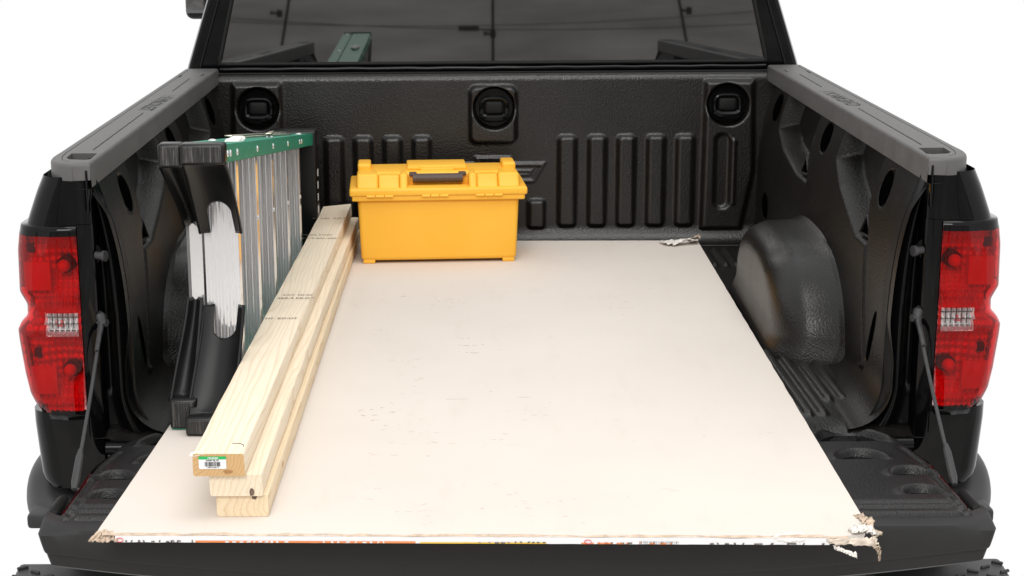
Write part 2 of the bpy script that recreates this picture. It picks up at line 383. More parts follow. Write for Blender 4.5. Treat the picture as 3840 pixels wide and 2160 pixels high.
# ================================================================== PICKUP TRUCK
truck = thing("pickup_truck", (0, 4.6, -0.95), "black pickup truck seen into its open lined cargo bed with tailgate lowered", "pickup truck")
FLOOR = -0.02; BY = 4.88; RY = 2.98
def xw(y, z): return .735+.035*(y-2.98)+.048*np.clip(z/.46, 0, 1.1)**4
def xi(y): return .776+.027*(y-2.98)
def xo(y): return .865+.033*(y-2.98)
def zt(y): return .508+.006*(y-2.98)

# --- front bed panel (bulkhead) with moulded ribs
BOW = [(-.055, .25), (.055, .25), (.055, .231), (.162, .231), (.126, .168), (.055, .168), (.055, .149), (-.055, .149), (-.055, .168), (-.162, .168), (-.126, .231), (-.055, .231)]
def bulk_h(x, z):
    h = np.zeros(x.shape)
    for cx in (.2245, .3155, .4035, .4935, .5825, -.2165, -.305, -.394, -.483, -.572):
        h = np.maximum(h, lift(sd_rr(x, z, cx-.025, cx+.025, .035, .31, .012), .016, .016))
    for cx in (.1315, -.1315): h = np.maximum(h, lift(sd_rr(x, z, cx-.024, cx+.024, .03, .115, .01), .016, .014))
    h = np.maximum(h, lift(sd_rr(x, z, -.069, .069, .292, .462, .02), .020, .014))
    for s in (1, -1):
        pad = [(.644, .47), (.778, .47), (.785, .2), (.752, .03), (.64, .03)]
        h = np.maximum(h, lift(sd_poly(s*x, z, pad)-.004, .020, .018))
        h -= lift(sd_rr(s*x, z, .672, .716, .09, .315, .02), .013, .012)
        h += lift(sd_rr(s*x, z, .722, .733, .10, .30, .005), .006, .008)
    for cx, cz in ((.003, .398), (.707, .404), (-.709, .4)):
        h -= lift(np.hypot(x-cx, z-cz)-.062, .034, .008)
    sb = sd_poly(x, z, BOW)
    h += lift(np.abs(sb+.006)-.005, .007, .005)
    h += lift(np.abs(sb+.026)-.003, .004, .004)*(np.abs(x) > .06)
    return h
nx = 430
xs = np.linspace(-.865, .865, nx)
zz = np.concatenate([np.linspace(-.03, .06, 30)[:-1], np.linspace(.06, .478, 112)])
X, Z = np.meshgrid(xs, zz, indexing='ij')
Yf = BY - bulk_h(X, Z)
rf = .06; t = np.clip((FLOOR+rf-Z)/rf, 0, 1); Yf -= rf*(1-np.sqrt(np.maximum(0, 1-t**2)))*1.0
P = np.stack([X, Yf, Z], -1)
roll = []
for a in np.linspace(0.15, math.pi/2, 10):
    roll.append(np.stack([xs, np.full(nx, BY+.022*(1-math.cos(a))), np.full(nx, .478+.022*math.sin(a))], -1))
roll.append(np.stack([xs, np.full(nx, BY+.07), np.full(nx, .499)], -1))
P = np.concatenate([P, np.stack(roll, 1)], 1)
grid("front_bed_panel", P, MAT['liner'], truck, flip=True)

# tie-downs in the front panel
for cx, cz in ((.003, .398), (.707, .404), (-.709, .4)):
    bm = bmesh.new(); r_ = bmesh.ops.create_cone(bm, cap_ends=True, segments=40, radius1=.060, radius2=.056, depth=.006)
    bmesh.ops.transform(bm, matrix=Matrix.Translation((cx, BY+.008, cz)) @ Matrix.Rotation(math.pi/2, 4, 'X'), verts=bm.verts)
    cup = bm_fin("tie_down", bm, MAT['jamb'], truck)
    # D-shaped ring: rounded rectangle loop
    bm = bmesh.new(); pts = []
    for k in range(37):
        a = 2*math.pi*k/36; c_, s_ = math.cos(a), math.sin(a)
        e = 0.55
        pts.append((cx+.038*math.copysign(abs(c_)**e, c_), BY-.004-.010*(s_ < 0)*abs(s_), cz-.002+.030*math.copysign(abs(s_)**e, s_)))
    bm_tube(bm, pts, [.0065+.005*(p[2] < cz-.02) for p in pts], 8, cap=False)
    bm_fin("tie_down_ring", bm, MAT['jamb'], cup)
    box("tie_down_plate", (cx, BY-.001, cz), (.058, .012, .044), MAT['rubber'], cup, .010, 3)

# --- side liners
BAYS = [[(3.76, .60), (3.76, .40), (3.66, .355), (3.42, .285), (3.31, .285), (3.36, .36), (3.36, .60)],
        [(4.60, .60), (4.60, .37), (4.47, .33), (4.22, .30), (4.07, .30), (4.11, .38), (4.11, .60)]]
HOLES = [(4.71, .41, .055, .040), (3.95, .42, .05, .038), (3.255, .405, .040, .040), (4.69, .125, .055, .038)]
def wall_d(y, z):
    d = np.zeros(y.shape)
    for b_ in BAYS:
        sd = sd_poly(y, z, b_); d -= lift(sd, .055, .026)
    d -= lift(np.where((z > .375), 0.0, 1.0) + 0*y, 0.0, 1)
    # lower belt step and sloped groove
    gx, gz = (y-3.31), (z-.27); tt = np.clip((gx*(-.06)+gz*(-.22))/(.06**2+.22**2), 0, 1)
    d -= lift(np.hypot(gx+.06*tt, gz+.22*tt)-.010, .016, .012)
    d += lift(np.hypot((y-3.245), (z-.042))-.012, .012, .014)
    for hy, hz, a, b_ in HOLES: d -= lift(np.hypot((y-hy)/a, (z-hz)/b_)*b_-b_, .005, .006)
    d += .012*sstep(3.12, 3.0, y)*sstep(.1, .2, z)*sstep(.46, .40, z)      # rear roll
    return d
ys = np.linspace(RY, BY+.02, 400); zs = np.concatenate([np.linspace(-.03, .09, 40)[:-1], np.linspace(.09, .50, 110)])
Yg, Zg = np.meshgrid(ys, zs, indexing='ij')
for s in (1, -1):
    Xg = xw(Yg, Zg) - wall_d(Yg, Zg)
    rf = .038+.047*sstep(3.40, 3.12, Yg); t = np.clip((FLOOR+rf-Zg)/rf, 0, 1); Xg = Xg - rf*(1-np.sqrt(np.maximum(0, 1-np.minimum(t, .999)**2)))
    grid("side_bed_panel", np.stack([s*Xg, Yg, Zg], -1), MAT['liner_side'], truck, flip=(s < 0))
    # flat black discs painted as the shade inside the openings
    for hy, hz, a, b_ in HOLES:
        th = np.linspace(0, 2*math.pi, 28, endpoint=False)
        v = [(s*(float(xw(np.array(hy+a*.93*math.cos(q)), np.array(hz+b_*.93*math.sin(q))))-.0005), hy+a*.93*math.cos(q), hz+b_*.93*math.sin(q)) for q in th]
        mk("stake_opening_shade", v, [tuple(range(28))], MAT['opening_shade'], truck, smooth=False)
    for (ty, tz, k) in ((3.36, .302, 1.0), (4.13, .318, 1.0)):
        xb = float(xw(np.array(ty), np.array(tz)))
        tri = [(ty-.045, tz-.012), (ty+.045, tz-.016), (ty-.012, tz+.032)]
        bm = bmesh.new(); bm_prism(bm, tri, 'x', s*(xb+.012), s*(xb+.03))
        o = bm_fin("drain_notch_shade", bm, MAT['opening_shade'], truck, smooth=False)  # solid black block painted as the notch's inner shade
        tube("notch_rim", [(s*(xb+.008), p[0], p[1]) for p in tri+tri[:1]], .0045, MAT['liner'], o, 6)
    # slit near the rear edge: flat black face for its inner shade
    th = np.linspace(0, 2*math.pi, 20, endpoint=False); v = []
    for q in th:
        yy = 3.185+.040*math.cos(q)*.35-.03*math.sin(q); z_ = .112+.060*math.sin(q)
        v.append((s*(float(xw(np.array(yy), np.array(z_)))-.0015-.012*float(sstep(3.12, 3.0, np.array(yy)))*0), yy, z_))
    mk("stake_opening_shade", v, [tuple(range(20))], MAT['opening_shade'], truck, smooth=False)

# --- wheel houses
for s in (1, -1):
    nth, nr = 90, 40
    th = np.linspace(0, math.pi, nth); rho = np.concatenate([np.linspace(0.02, .7, 14), np.linspace(.72, 1.0, 20)[:-1], np.linspace(1.0, 1.09, 7)])
    n_, a_, b_, yc, zb = 2.6, .435, .243, 3.885, -.035
    T, Rr = np.meshgrid(th, rho, indexing='ij')
    cs, sn = np.cos(T), np.sin(T)
    k = (np.abs(cs)**n_+np.abs(sn)**n_)**(-1/n_)
    y = yc+a_*Rr*k*cs; z = zb+b_*Rr*k*sn
    tq = np.clip((1-Rr)*(2.15+1.3*np.abs(sn)**2), 0, 1)
    d = .146*(1-(1-tq)**3.0)**(1/3.0)
    d = np.where(Rr > 1, -.012*sstep(1.0, 1.09, Rr), d)
    d = d + .010*np.exp(-((Rr-1.0)/.03)**2)
    # top notch
    d = d - .009*np.exp(-(((y-3.70)/.04)**2+((z-.185)/.022)**2))
    x = xw(y, np.clip(z, 0, .2)) - d
    # flare to the floor
    x = x - .02*sstep(.03, -.03, z)
    grid("wheel_house", np.stack([s*x, y, z], -1), MAT['liner_arch'], truck, flip=(s > 0))

# --- bed floor with ridges
xs = np.concatenate([np.linspace(-.80, -.56, 90)[:-1], np.linspace(-.56, .56, 30), np.linspace(.56, .80, 90)[1:]])
ys = np.linspace(2.965, BY, 260)
Xf, Yf = np.meshgrid(xs, ys, indexing='ij')
h = np.zeros(Xf.shape)
for s in (1, -1):
    for i, cx in enumerate((.598, .628, .660, .690)):
        y0 = 3.07 if i < 2 else 3.17
        h = np.maximum(h, lift(sd_rr(s*Xf, Yf, cx-.0085, cx+.0085, y0, 3.56, .008), .009, .010))
        h = np.maximum(h, lift(sd_rr(s*Xf, Yf, cx-.0085, cx+.0085, 4.52, 4.76, .008), .009, .010))
    h -= lift(sd_poly(s*Xf, Yf, [(.62, 4.50), (.70, 4.50), (.67, 4.40), (.645, 4.10), (.632, 3.93), (.612, 3.97), (.60, 4.10), (.60, 4.40)]), .010, .010)
# drooped, slightly wavy rear lip of the liner
h += -.010*sstep(3.0, 2.965, Yf) + .004*np.sin(Xf*38)*sstep(3.06, 2.97, Yf)
grid("bed_floor", np.stack([Xf, Yf, FLOOR+h], -1), MAT['liner'], truck, flip=False)
for s in (1, -1):
    poly = [(.615, 4.49), (.69, 4.49), (.662, 4.40), (.637, 4.10), (.628, 3.95), (.614, 3.985), (.607, 4.10), (.61, 4.40)]
    mk("floor_opening", [(s*p[0], p[1], FLOOR-.0085) for p in poly], [tuple(range(8)) if s > 0 else tuple(range(8))[::-1]], MAT['paint'], truck, smooth=False)

# --- rail caps
def boolean_cut(o, cutter):
    md = o.modifiers.new("cut", 'BOOLEAN'); md.operation = 'DIFFERENCE'; md.object = cutter; md.solver = 'EXACT'
    dg = bpy.context.evaluated_depsgraph_get(); me = bpy.data.meshes.new_from_object(o.evaluated_get(dg))
    o.modifiers.clear(); o.data = me; bpy.data.objects.remove(cutter)
for s in (1, -1):
    pl = [(xi(y), y) for y in np.linspace(4.90, 2.965, 14)]
    pl += [(xi(2.965)+.03, 2.957)]
    for a in np.linspace(0, math.pi/2, 9):
        pl.append((xo(3.10)-.062+.062*math.sin(a), 3.075-.120*math.cos(a)))
    pl += [(xo(y), y) for y in np.linspace(3.12, 4.90, 14)]
    pl = [(s*p[0], p[1]) for p in pl]
    bm = bmesh.new(); bm_prism(bm, pl, 'z', 0, 1)
    for v in bm.verts:
        top = v.co.z > .5; v.co.z = zt(v.co.y)-(0 if top else .032)
    bmesh.ops.recalc_face_normals(bm, faces=bm.faces)
    es = [e for e in bm.edges if all(v.co.z > zt(v.co.y)-.001 for v in e.verts)]
    bmesh.ops.bevel(bm, geom=es, offset=.007, segments=3, affect='EDGES', profile=.5)
    cap = bm_fin("bed_rail_cap", bm, MAT['cap'], truck, sharp=40)
    # stake pocket
    pk = [(.786, 3.090), (.836, 3.092), (.832, 3.032), (.822, 3.012), (.790, 3.003), (.781, 3.012)]
    bm = bmesh.new(); bm_prism(bm, [(s*(p[0]+.004), p[1]+.004) for p in pk], 'z', .47, .56)
    bmesh.ops.recalc_face_normals(bm, faces=bm.faces)
    cut = bm_fin("cut", bm, MAT['cap'], None); boolean_cut(cap, cut)
    cap.data.polygons.foreach_set('use_smooth', [True]*len(cap.data.polygons)); cap.data.set_sharp_from_angle(angle=math.radians(40))
    # inner lip
    st = np.linspace(4.88, 2.966, 20)
    Pl = np.array([[(s*(xi(y)-.0005+o_), y, zt(y)-d_) for (o_, d_) in ((.010, .006), (.002, .010), (0, .020), (-.001, .046), (.004, .050), (.03, .048))] for y in st])
    grid("rail_lip", Pl, MAT['cap'], cap, flip=(s > 0), sharp=40)
    # groove lines and seam
    def strip(nm, pts, wd):
        v = []; f = []
        for i, (x, y) in enumerate(pts): v += [(s*(x-wd/2), y, zt(y)+.0006), (s*(x+wd/2), y, zt(y)+.0006)]
        for i in range(len(pts)-1): f.append((2*i, 2*i+1, 2*i+3, 2*i+2) if s > 0 else (2*i, 2*i+2, 2*i+3, 2*i+1))
        mk(nm, v, f, MAT['cap_dark'], cap, smooth=False)
    xl = lambda y: .808+.037*(y-3.137)
    strip("engraved_line", [(xl(y), y) for y in np.linspace(3.137, 3.756, 8)], .0022)
    strip("engraved_line", [(xl(y), y) for y in np.linspace(4.24, 4.59, 6)], .0024)
    strip("engraved_line", [(xi(y)+.02, y) for y in (4.66, 4.72)], .0035)
    strip("engraved_line", [(xo(y)-.02, y) for y in (4.62, 4.68)], .0035)
    seam = [(xo(y)-.017, y) for y in np.linspace(4.85, 3.10, 12)] + [(.846, 3.045), (.836, 3.005), (.818, 2.984), (.79, 2.978)]
    strip("engraved_line", seam, .0011)
    yc = 4.0
    mt = basis((0, s, 0), (-s, 0, 0), (s*xl(yc), yc, zt(yc)+.0008)) if s > 0 else basis((0, -1, 0), (1, 0, 0), (-xl(yc), yc, zt(yc)+.0008))
    tx = text_mesh("CHEVROLET", .058, 0.0)
    # outline lettering: dark letter with a cap-coloured core
    tx.materials.clear(); bm = bmesh.new(); bm.from_mesh(tx); bpy.data.meshes.remove(tx)
    w_ = max(v.co.x for v in bm.verts)-min(v.co.x for v in bm.verts)
    for v in bm.verts: v.co.x *= .385/w_; v.co.y *= .85
    bmesh.ops.transform(bm, matrix=mt, verts=bm.verts)
    bm_fin("engraved_lettering", bm, MAT['cap_dark'], cap, smooth=False, recalc=False)
    tx = text_mesh("CHEVROLET", .058, -.0008)
    tx.materials.clear(); bm = bmesh.new(); bm.from_mesh(tx); bpy.data.meshes.remove(tx)
    for v in bm.verts: v.co.x *= .385/w_; v.co.y *= .85; v.co.z += .0003
    bmesh.ops.transform(bm, matrix=mt, verts=bm.verts)
    bm_fin("lettering_core", bm, MAT['cap'], cap, smooth=False, recalc=False)

# --- outer bed sides / rear corners
ZO = np.array([-.125, -.11, 0, .02, .06, .18, .22, .34, .385, .405, .45, .485]); XO = np.array([.903, .912, .920, .920, .920, .921, .919, .918, .912, .905, .888, .872])
def side_profile(z, s, off=0.0, inner=.778):
    xo_ = float(np.interp(z, ZO, XO))+off
    pts = [(inner, 3.03), (inner, 2.975-off), (inner+.004, 2.970-off), (inner+.03, 2.966-off)]
    for a in np.linspace(0, math.pi/2, 8):
        pts.append((xo_-.05+.05*math.sin(a), 3.010-off-.048*math.cos(a)))
    return pts, xo_
for s in (1, -1):
    zl = sorted(set(list(np.round(np.linspace(-.125, .482, 44), 4))+[.028, .386])); rows = []
    for z in zl:
        p, x_ = side_profile(z, s)
        p = p+[(x_+.006, 3.2), (x_+.03, 3.6), (x_+.045, 4.2), (x_+.05, 4.92)]
        rows.append([(s*q[0], q[1], z) for q in p])
    R_s = np.array(rows); nu_, nv_ = R_s.shape[:2]; fs_ = []
    for i in range(nu_-1):
        for j in range(nv_-1):
            if .028 < (zl[i]+zl[i+1])/2 < .386 and 3 <= j <= 11: continue
            a = i*nv_+j; q = (a, a+nv_, a+nv_+1, a+1); fs_.append(q[::-1] if s < 0 else q)
    mk("bed_side", R_s.reshape(-1, 3), fs_, MAT['paint'], truck, sharp=50)
    # inner jamb
    zj = np.linspace(-.06, .478, 60); xj = np.linspace(0, 1, 26); rows = []
    for z in zj:
        x0 = float(xw(np.array(2.98), np.array(max(z, 0))))-.012 - .07*max(0, (.07-z)/.13)**2; x1 = .80
        rows.append([(s*(x0+(x1-x0)*u), 3.012-.022*math.exp(-((u-.30)/.16)**2)+.010*math.exp(-((u-.62)/.1)**2)*(1 if z > .05 else 0), z) for u in xj])
    grid("tailgate_jamb", np.array(rows), MAT['jamb'], truck, flip=(s > 0))
    # small bright flange edge beside the cap
    box("cap_bracket", (s*.783, 2.976, .455), (.005, .03, .080), MAT['paint'], truck, .0025)
    # striker pin
    bm = bmesh.new(); bm_tube(bm, [(s*.80, 2.985, .332), (s*.758, 2.972, .331)], .0075, 12)
    bm_tube(bm, [(s*.763, 2.9735, .331), (s*.757, 2.9717, .331)], .0105, 12)
    st_ = bm_fin("striker_pin", bm, MAT['steel_dark'], truck)
    tube("striker_washer", [(s*.788, 2.985, .332), (s*.783, 2.981, .332)], .020, MAT['rubber'], st_, 16)
    # tailgate cable
    A = Vector((s*.773, 2.972, .203)); Bp = Vector((s*.757, 2.635, -.008))
    dirv = (Bp-A).normalized()
    sag = Vector((0, .006, -.004))
    pts = [A+(Bp-A)*t+sag*math.sin(math.pi*t) for t in np.linspace(.10, .93, 12)]
    cb = tube("tailgate_cable", pts, .0034, MAT['cable'], truck, 8)
    bm = bmesh.new()
    bm_tube(bm, [A+dirv*.0, A+dirv*.03, A+dirv*.075], [.0065, .0050, .0042], 8)
    bm_fin("cable_eye", bm, MAT['steel_dark'], cb)
    tube("cable_bolt", [A+Vector((s*.012, .005, 0)), A+Vector((-s*.012, -.006, 0))], .0075, MAT['steel_dark'], cb, 6)
    tube("cable_bracket", [A+Vector((s*.02, .03, .014)), A+Vector((0, 0, .010)), A+Vector((-s*.004, -.002, -.006))], [.009, .010, .007], MAT['steel_dark'], cb, 10)
    bm = bmesh.new(); bm_tube(bm, [Bp-dirv*.085, Bp-dirv*.07, Bp-dirv*.015, Bp+dirv*.004], [.0042, .0066, .0074, .0045], 8)
    bm_fin("cable_end", bm, MAT['cable'], cb)

    # ---------------- tail lamp
    lamp_z = (.028, .386)
    # black housing strip + backing
    zl = np.linspace(.018, .392, 40)
    rows = []
    for z in zl:
        p, x_ = side_profile(z, s, .003, .7785)
        rows.append([(s*q[0], q[1], z) for q in p[1:4]] + [(s*.8065, 2.9625, z)])
    lamp = grid("tail_lamp", np.array(rows), MAT['paint'], truck, flip=(s < 0), sharp=50)
    # silhouette of the lens, with its waist notch
    LZ = np.array([.028, .04, .06, .10, .165, .185, .20, .212, .235, .26, .34, .375, .386]); LX = np.array([.904, .913, .922, .929, .936, .937, .929, .917, .916, .929, .927, .922, .918])
    zl = sorted(set(list(np.linspace(.028, .372, 60))+[.180, .226]))
    us = np.linspace(0, 1, 40)
    def lens_pt(u, z, off=0.0):
        x_ = float(np.interp(z, LZ, LX))
        x0 = .8066 + .004*sstep(.2, .03, np.array(z)); L1 = x_-.045-x0
        tot = L1+.055*math.pi/2+.07; d = u*tot
        if d < L1: q = (x0+d, 2.9595-off - .006*math.sin(math.pi*d/L1))
        elif d < L1+.055*math.pi/2:
            a = (d-L1)/.055; q = (x_-.045+(.045+off)*math.sin(a), 3.0145-(.055+off)*math.cos(a))
        else: q = (x_+off, 3.0145+d-L1-.055*math.pi/2)
        return (s*q[0], q[1], z)
    u_in = [i for i, u in enumerate(us)]
    Pn = np.array([[lens_pt(u, z, .004) for u in us] for z in zl])
    f = []
    nu = len(us)
    def inside_rev(i, j):
        c_ = (Pn[i, j]+Pn[i+1, j+1])/2
        return .812 < abs(c_[0]) < .874 and .180 < c_[2] < .2261 and c_[1] < 3.0
    for i in range(len(zl)-1):
        for j in range(nu-1):
            if inside_rev(i, j): continue
            q = (i*nu+j, i*nu+j+1, (i+1)*nu+j+1, (i+1)*nu+j); f.append(q if s > 0 else q[::-1])
    mk("red_lens", Pn.reshape(-1, 3), f, MAT['red_lens'], lamp)
    grid("lamp_brow", np.array([[lens_pt(u, z, .0042) for u in us] for z in (.372, .380, .3895)]+[[lens_pt(u, .3905, -.02) for u in us]]), MAT['paint'], lamp, flip=(s < 0))
    grid("lamp_chin", np.array([[lens_pt(u, .027, -.02) for u in us]]+[[lens_pt(u, z, .003) for u in us] for z in (.016, .028)]), MAT['paint'], lamp, flip=(s < 0))
    # reflector behind the lens: two fluted bowls
    rz = np.linspace(.030, .384, 130)
    uu_ = np.linspace(0, 1, 70); UU, ZR = np.meshgrid(uu_, rz, indexing='ij')
    XR = .8085+(np.interp(ZR, LZ, LX)-.0145-.8085)*UU; YR = np.full(XR.shape, 2.988)
    for cz in (.305, .115):
        q = np.hypot((XR-.845)/.042, (ZR-cz)/.062); YR += .020*np.clip(1-q**2, 0, 1)
        fl = (.0022*np.sin((XR-.8)*2*math.pi/.0105)+.0015*np.sin((ZR-cz)*2*math.pi/.016+.3))*(q > .35)
        YR += fl
    YR -= .022*(np.exp(-((ZR-.203)/.030)**8)) + .016*np.exp(-((ZR-.037)/.014)**4)+.016*np.exp(-((ZR-.378)/.010)**4)
    YR += .012*sstep(.86, 1, UU)
    grid("lamp_reflector", np.stack([s*XR, YR, ZR], -1), MAT['reflector'], lamp, flip=(s > 0))
    YS = np.linspace(2.99, 3.085, 14); ZS = np.linspace(.030, .384, 40)
    a1, b1 = np.meshgrid(YS, ZS, indexing='ij')
    grid("lamp_reflector", np.stack([s*(np.interp(b1, LZ, LX)-.0145+.0015*np.sin(b1*400)), a1, b1], -1), MAT['reflector'], lamp, flip=(s < 0))
    for cz in (.312, .108):
        bm = bmesh.new(); bm_tube(bm, [(s*.838, 3.01, cz), (s*.838, 2.990, cz)], .0165, 20); bm_fin("bulb_socket", bm, MAT['socket'], lamp)
        tube("bulb", [(s*.842, 2.992, cz-.003), (s*.842, 2.982, cz-.003), (s*.842, 2.975, cz-.003)], [.0125, .0115, .003], MAT['red_plate'], lamp, 16)
        box("retroreflector", (s*.890, 2.980, cz-.020), (.050, .006, .056), MAT['red_plate'], lamp, .002)
        box("lamp_divider", (s*.900, 2.984, cz+.034), (.014, .010, .018), MAT['socket'], lamp, .003)
        # bright lower tooth row
        bm = bmesh.new()
        for k in range(12): bm_box(bm, (s*(.815+.006*k), 2.975, cz-.066), (.004, .012, .007), .0008, 1)
        bm_fin("lamp_flutes", bm, MAT['reflector'], lamp)
    # clear reversing lamp
    rev = box("reversing_lens", (s*.843, 2.9575, .203), (.063, .006, .046), MAT['clear_lens'], lamp, .002)
    bm = bmesh.new()
    for k in range(3): bm_box(bm, (s*.843, 2.962, .190+.013*k), (.060, .003, .0012), 0)
    for k in range(5): bm_box(bm, (s*(.823+.010*k), 2.962, .209), (.0012, .003, .030), 0)
    bm_fin("reversing_flutes", bm, MAT['socket'], lamp)
    box("reversing_reflector", (s*.843, 2.972, .203), (.062, .004, .045), MAT['reflector'], lamp, .001)
    box("reversing_bulb", (s*.848, 2.966, .203), (.016, .006, .012), MAT['red_plate'], lamp, .002)

# --- tailgate
def tg_w(y): return np.interp(y, [2.50, 2.53, 2.77, 2.90, 2.955], [.757, .757, .752, .732, .695])
CIRC = [(.0, 2.885, .072), (.643, 2.895, .066), (.634, 2.790, .044), (.703, 2.700, .036), (.695, 2.603, .034),
        (-.63, 2.895, .066), (-.634, 2.790, .044), (-.703, 2.700, .036), (-.695, 2.603, .034)]
nu, nv = 420, 150
uu = np.linspace(-1, 1, nu); yy = np.linspace(2.502, 2.9635, nv)
U, Yt = np.meshgrid(uu, yy, indexing='ij'); Xt = U*tg_w(Yt)
ht = np.zeros(Xt.shape)
for cx, cy, r_ in CIRC:
    q = np.hypot(Xt-cx, (Yt-cy)); ins = sstep(r_+.001, r_-.005, q)
    ht -= .020*ins*np.clip((Yt-cy+.15*r_)/r_, 0, 1)
    ht += .004*np.exp(-((q-r_-.006)/.006)**2)*(Yt > cy-.2*r_)
ht -= .006*np.exp(-((Yt-2.562)/.006)**2) + .010*np.exp(-((Yt-2.540)/.007)**2)
ht -= .016*sstep(2.516, 2.502, Yt)
ht -= .016*sstep(.992, 1.0, np.abs(U)) + .004*np.exp(-((np.abs(U)-.975)/.006)**2)*(Yt < 2.85)
ht -= .012*sstep(2.950, 2.9635, Yt)
tg = grid("tailgate", np.stack([Xt, Yt, -.0145+ht], -1), MAT['tg_liner'], truck, flip=False)
# painted shell under the liner
bm = bmesh.new()
bm_prism(bm, [(-.765, 2.49), (-.765, 2.80), (-.745, 2.90), (-.705, 2.962), (.705, 2.962), (.745, 2.90), (.765, 2.80), (.765, 2.49)], 'z', -.085, -.026)
bmesh.ops.recalc_face_normals(bm, faces=bm.faces)
bmesh.ops.bevel(bm, geom=[e for e in bm.edges], offset=.006, segments=2, affect='EDGES')
bm_fin("tailgate_shell", bm, MAT['paint'], tg)
# plastic end cap (the gate's top edge, now facing back)
def crease(x): return -.062-.052*(1-(abs(x)/.79)**2)
xs = np.concatenate([np.linspace(-.784, -.776, 4)[:-1], np.linspace(-.776, .776, 120), np.linspace(.776, .784, 4)[1:]])
rows = []
for x in xs:
    e = max(0, abs(x)-.776)/.008; c_ = crease(x); k = 1-.012*(e > 0)
    prof = [(2.548, -.036), (2.530, -.0235), (2.505, -.0215), (2.487, -.0225), (2.4785, -.0262), (2.4755, -.034), (2.474, (c_-.034)*.5), (2.474, c_+.002), (2.4755, c_-.001), (2.4805, c_-.003), (2.4815, c_-.007), (2.483, c_-.024), (2.492, c_-.030), (2.515, c_-.033), (2.56, c_-.034)]
    row = []
    for (y, z) in prof:
        # ends rake inwards as they go down
        xx = x*(1-.35*max(0, -.03-z)*(abs(x) > .5)*abs(x)**6/.784**6)
        row.append((xx, y+.010*e*e+.03*max(0, (abs(x)-.70)/.084)**3*(z > -.03), z))
    rows.append(row)
grid("tailgate_end_cap", np.array(rows), MAT['tg_cap'], tg, flip=False, sharp=40)
for s in (1, -1):
    poly = rows[-1] if s > 0 else rows[0]
    mk("end_cap_side", poly, [tuple(range(len(poly))) if s < 0 else tuple(range(len(poly)))[::-1]], MAT['tg_cap'], tg, smooth=False)
    tube("hinge_pivot", [(s*.700, 2.965, -.045), (s*.775, 2.965, -.045)], .014, MAT['jamb'], tg, 12)
# sill under the tailgate gap
box("bed_sill", (0, 2.985, -.062), (1.50, .07, .05), MAT['jamb'], truck, .012, 3)

# --- bumper
bm = bmesh.new()
path = []
for s in (-1, 1):
    seg = [(.945, 3.30), (.966, 3.18), (.973, 3.08), (.966, 2.99), (.94, 2.92), (.895, 2.865), (.83, 2.835), (.6, 2.815), (.0, 2.805)]
    path += [(s*x, y+.06) for x, y in (seg if s < 0 else seg[::-1][1:])]
def bump_prof(i):
    n = len(path); s_ = abs(path[i][0])
    rise = .045*sstep(.90, .965, np.array(s_))*sstep(2.9, 3.1, np.array(path[i][1]))
    top = -.150+float(rise)
    return [(-.105, top-.03), (-.095, top-.004), (-.055, top), (-.022, top-.004), (-.008, top-.018), (0, top-.045), (-.002, -.195), (-.014, -.212), (-.045, -.226), (-.075, -.240), (-.085, -.27), (-.085, -.33), (-.11, -.37)]
rows = []
for i, (x, y) in enumerate(path):
    a = Vector(path[max(0, i-1)]); b_ = Vector(path[min(len(path)-1, i+1)]); t_ = (b_-a).normalized(); nrm = Vector((t_.y, -t_.x))
    rows.append([(x+nrm.x*o_, y+nrm.y*o_, z) for o_, z in bump_prof(i)])
bump_o = grid("rear_bumper", np.array(rows), MAT['bumper'], truck, sharp=45)
md = bump_o.modifiers.new("sub", 'SUBSURF'); md.levels = 2; md.render_levels = 2
for s in (1, -1):
    # inner deck and a black slab painted as recess shade by the tailgate
    box("bumper_deck", (s*.86, 2.99, -.175), (.13, .16, .03), MAT['bumper'], bump_o, .008)
    prism("deck_recess_shade", [(s*.845, 2.945), (s*.885, 2.935), (s*.893, 2.975), (s*.855, 2.995)], 'z', -.1598, -.1575, MAT['opening_shade'], bump_o)
    box("bump_stop", (s*.795, 2.665, -.075), (.022, .09, .06), MAT['rubber'], bump_o, .009, 3)
    # corner step pad with raised treads
    sp = prism("step_pad", [(s*.70, 2.75), (s*.90, 2.78), (s*.955, 2.86), (s*.965, 2.98), (s*.70, 2.98)], 'z', -.325, -.285, MAT['bumper'], bump_o, .010, 3)
    for i in range(6):
        for j in range(2):
            box("tread", (s*(.80+.03*i), 2.80+.035*i*.6+.045*j, -.284), (.022, .007, .006), MAT['bumper'], sp, .002, 1, Matrix.Rotation(.5*s*(1 if (i+j) % 2 else -1), 3, 'Z'))

# --- cab
def cab_x(z): return float(np.interp(z, [-.3, .3, .505, .72, .95, 1.10, 1.17, 1.20], [.97, .985, .940, .868, .79, .70, .58, .40]))
zl = np.concatenate([np.linspace(-.3, 1.10, 40), np.linspace(1.11, 1.20, 8)])
rows = []
for y, k in ((4.985, .0), (4.972, .010), (4.972, .0)):
    pass
prof = [(cab_x(z), z) for z in zl]
outline = [(-x, z) for x, z in prof]+[(x, z) for x, z in prof[::-1]]
def cab_section(y, shrink, dz=0): return [(x*(1-shrink), y+.016*(abs(x)/.9)**2*(1 if y < 5.2 else 0), z+dz) for x, z in outline]
secs = [cab_section(4.955, .025), cab_section(4.958, .008), cab_section(4.972, .001), cab_section(5.02, 0), cab_section(5.6, -.02, .02), cab_section(6.4, -.02, .02)]
n = len(outline); vs_ = [p for sct in secs for p in sct]; fs = []
for i in range(len(secs)-1):
    for j in range(n-1): fs.append((i*n+j, i*n+j+1, (i+1)*n+j+1, (i+1)*n+j))
h2 = n//2
for j in range(h2-1): fs.append((j, n-1-j, n-2-j, j+1))
cab = mk("cab_shell", vs_, fs, MAT['paint'], truck, sharp=50)
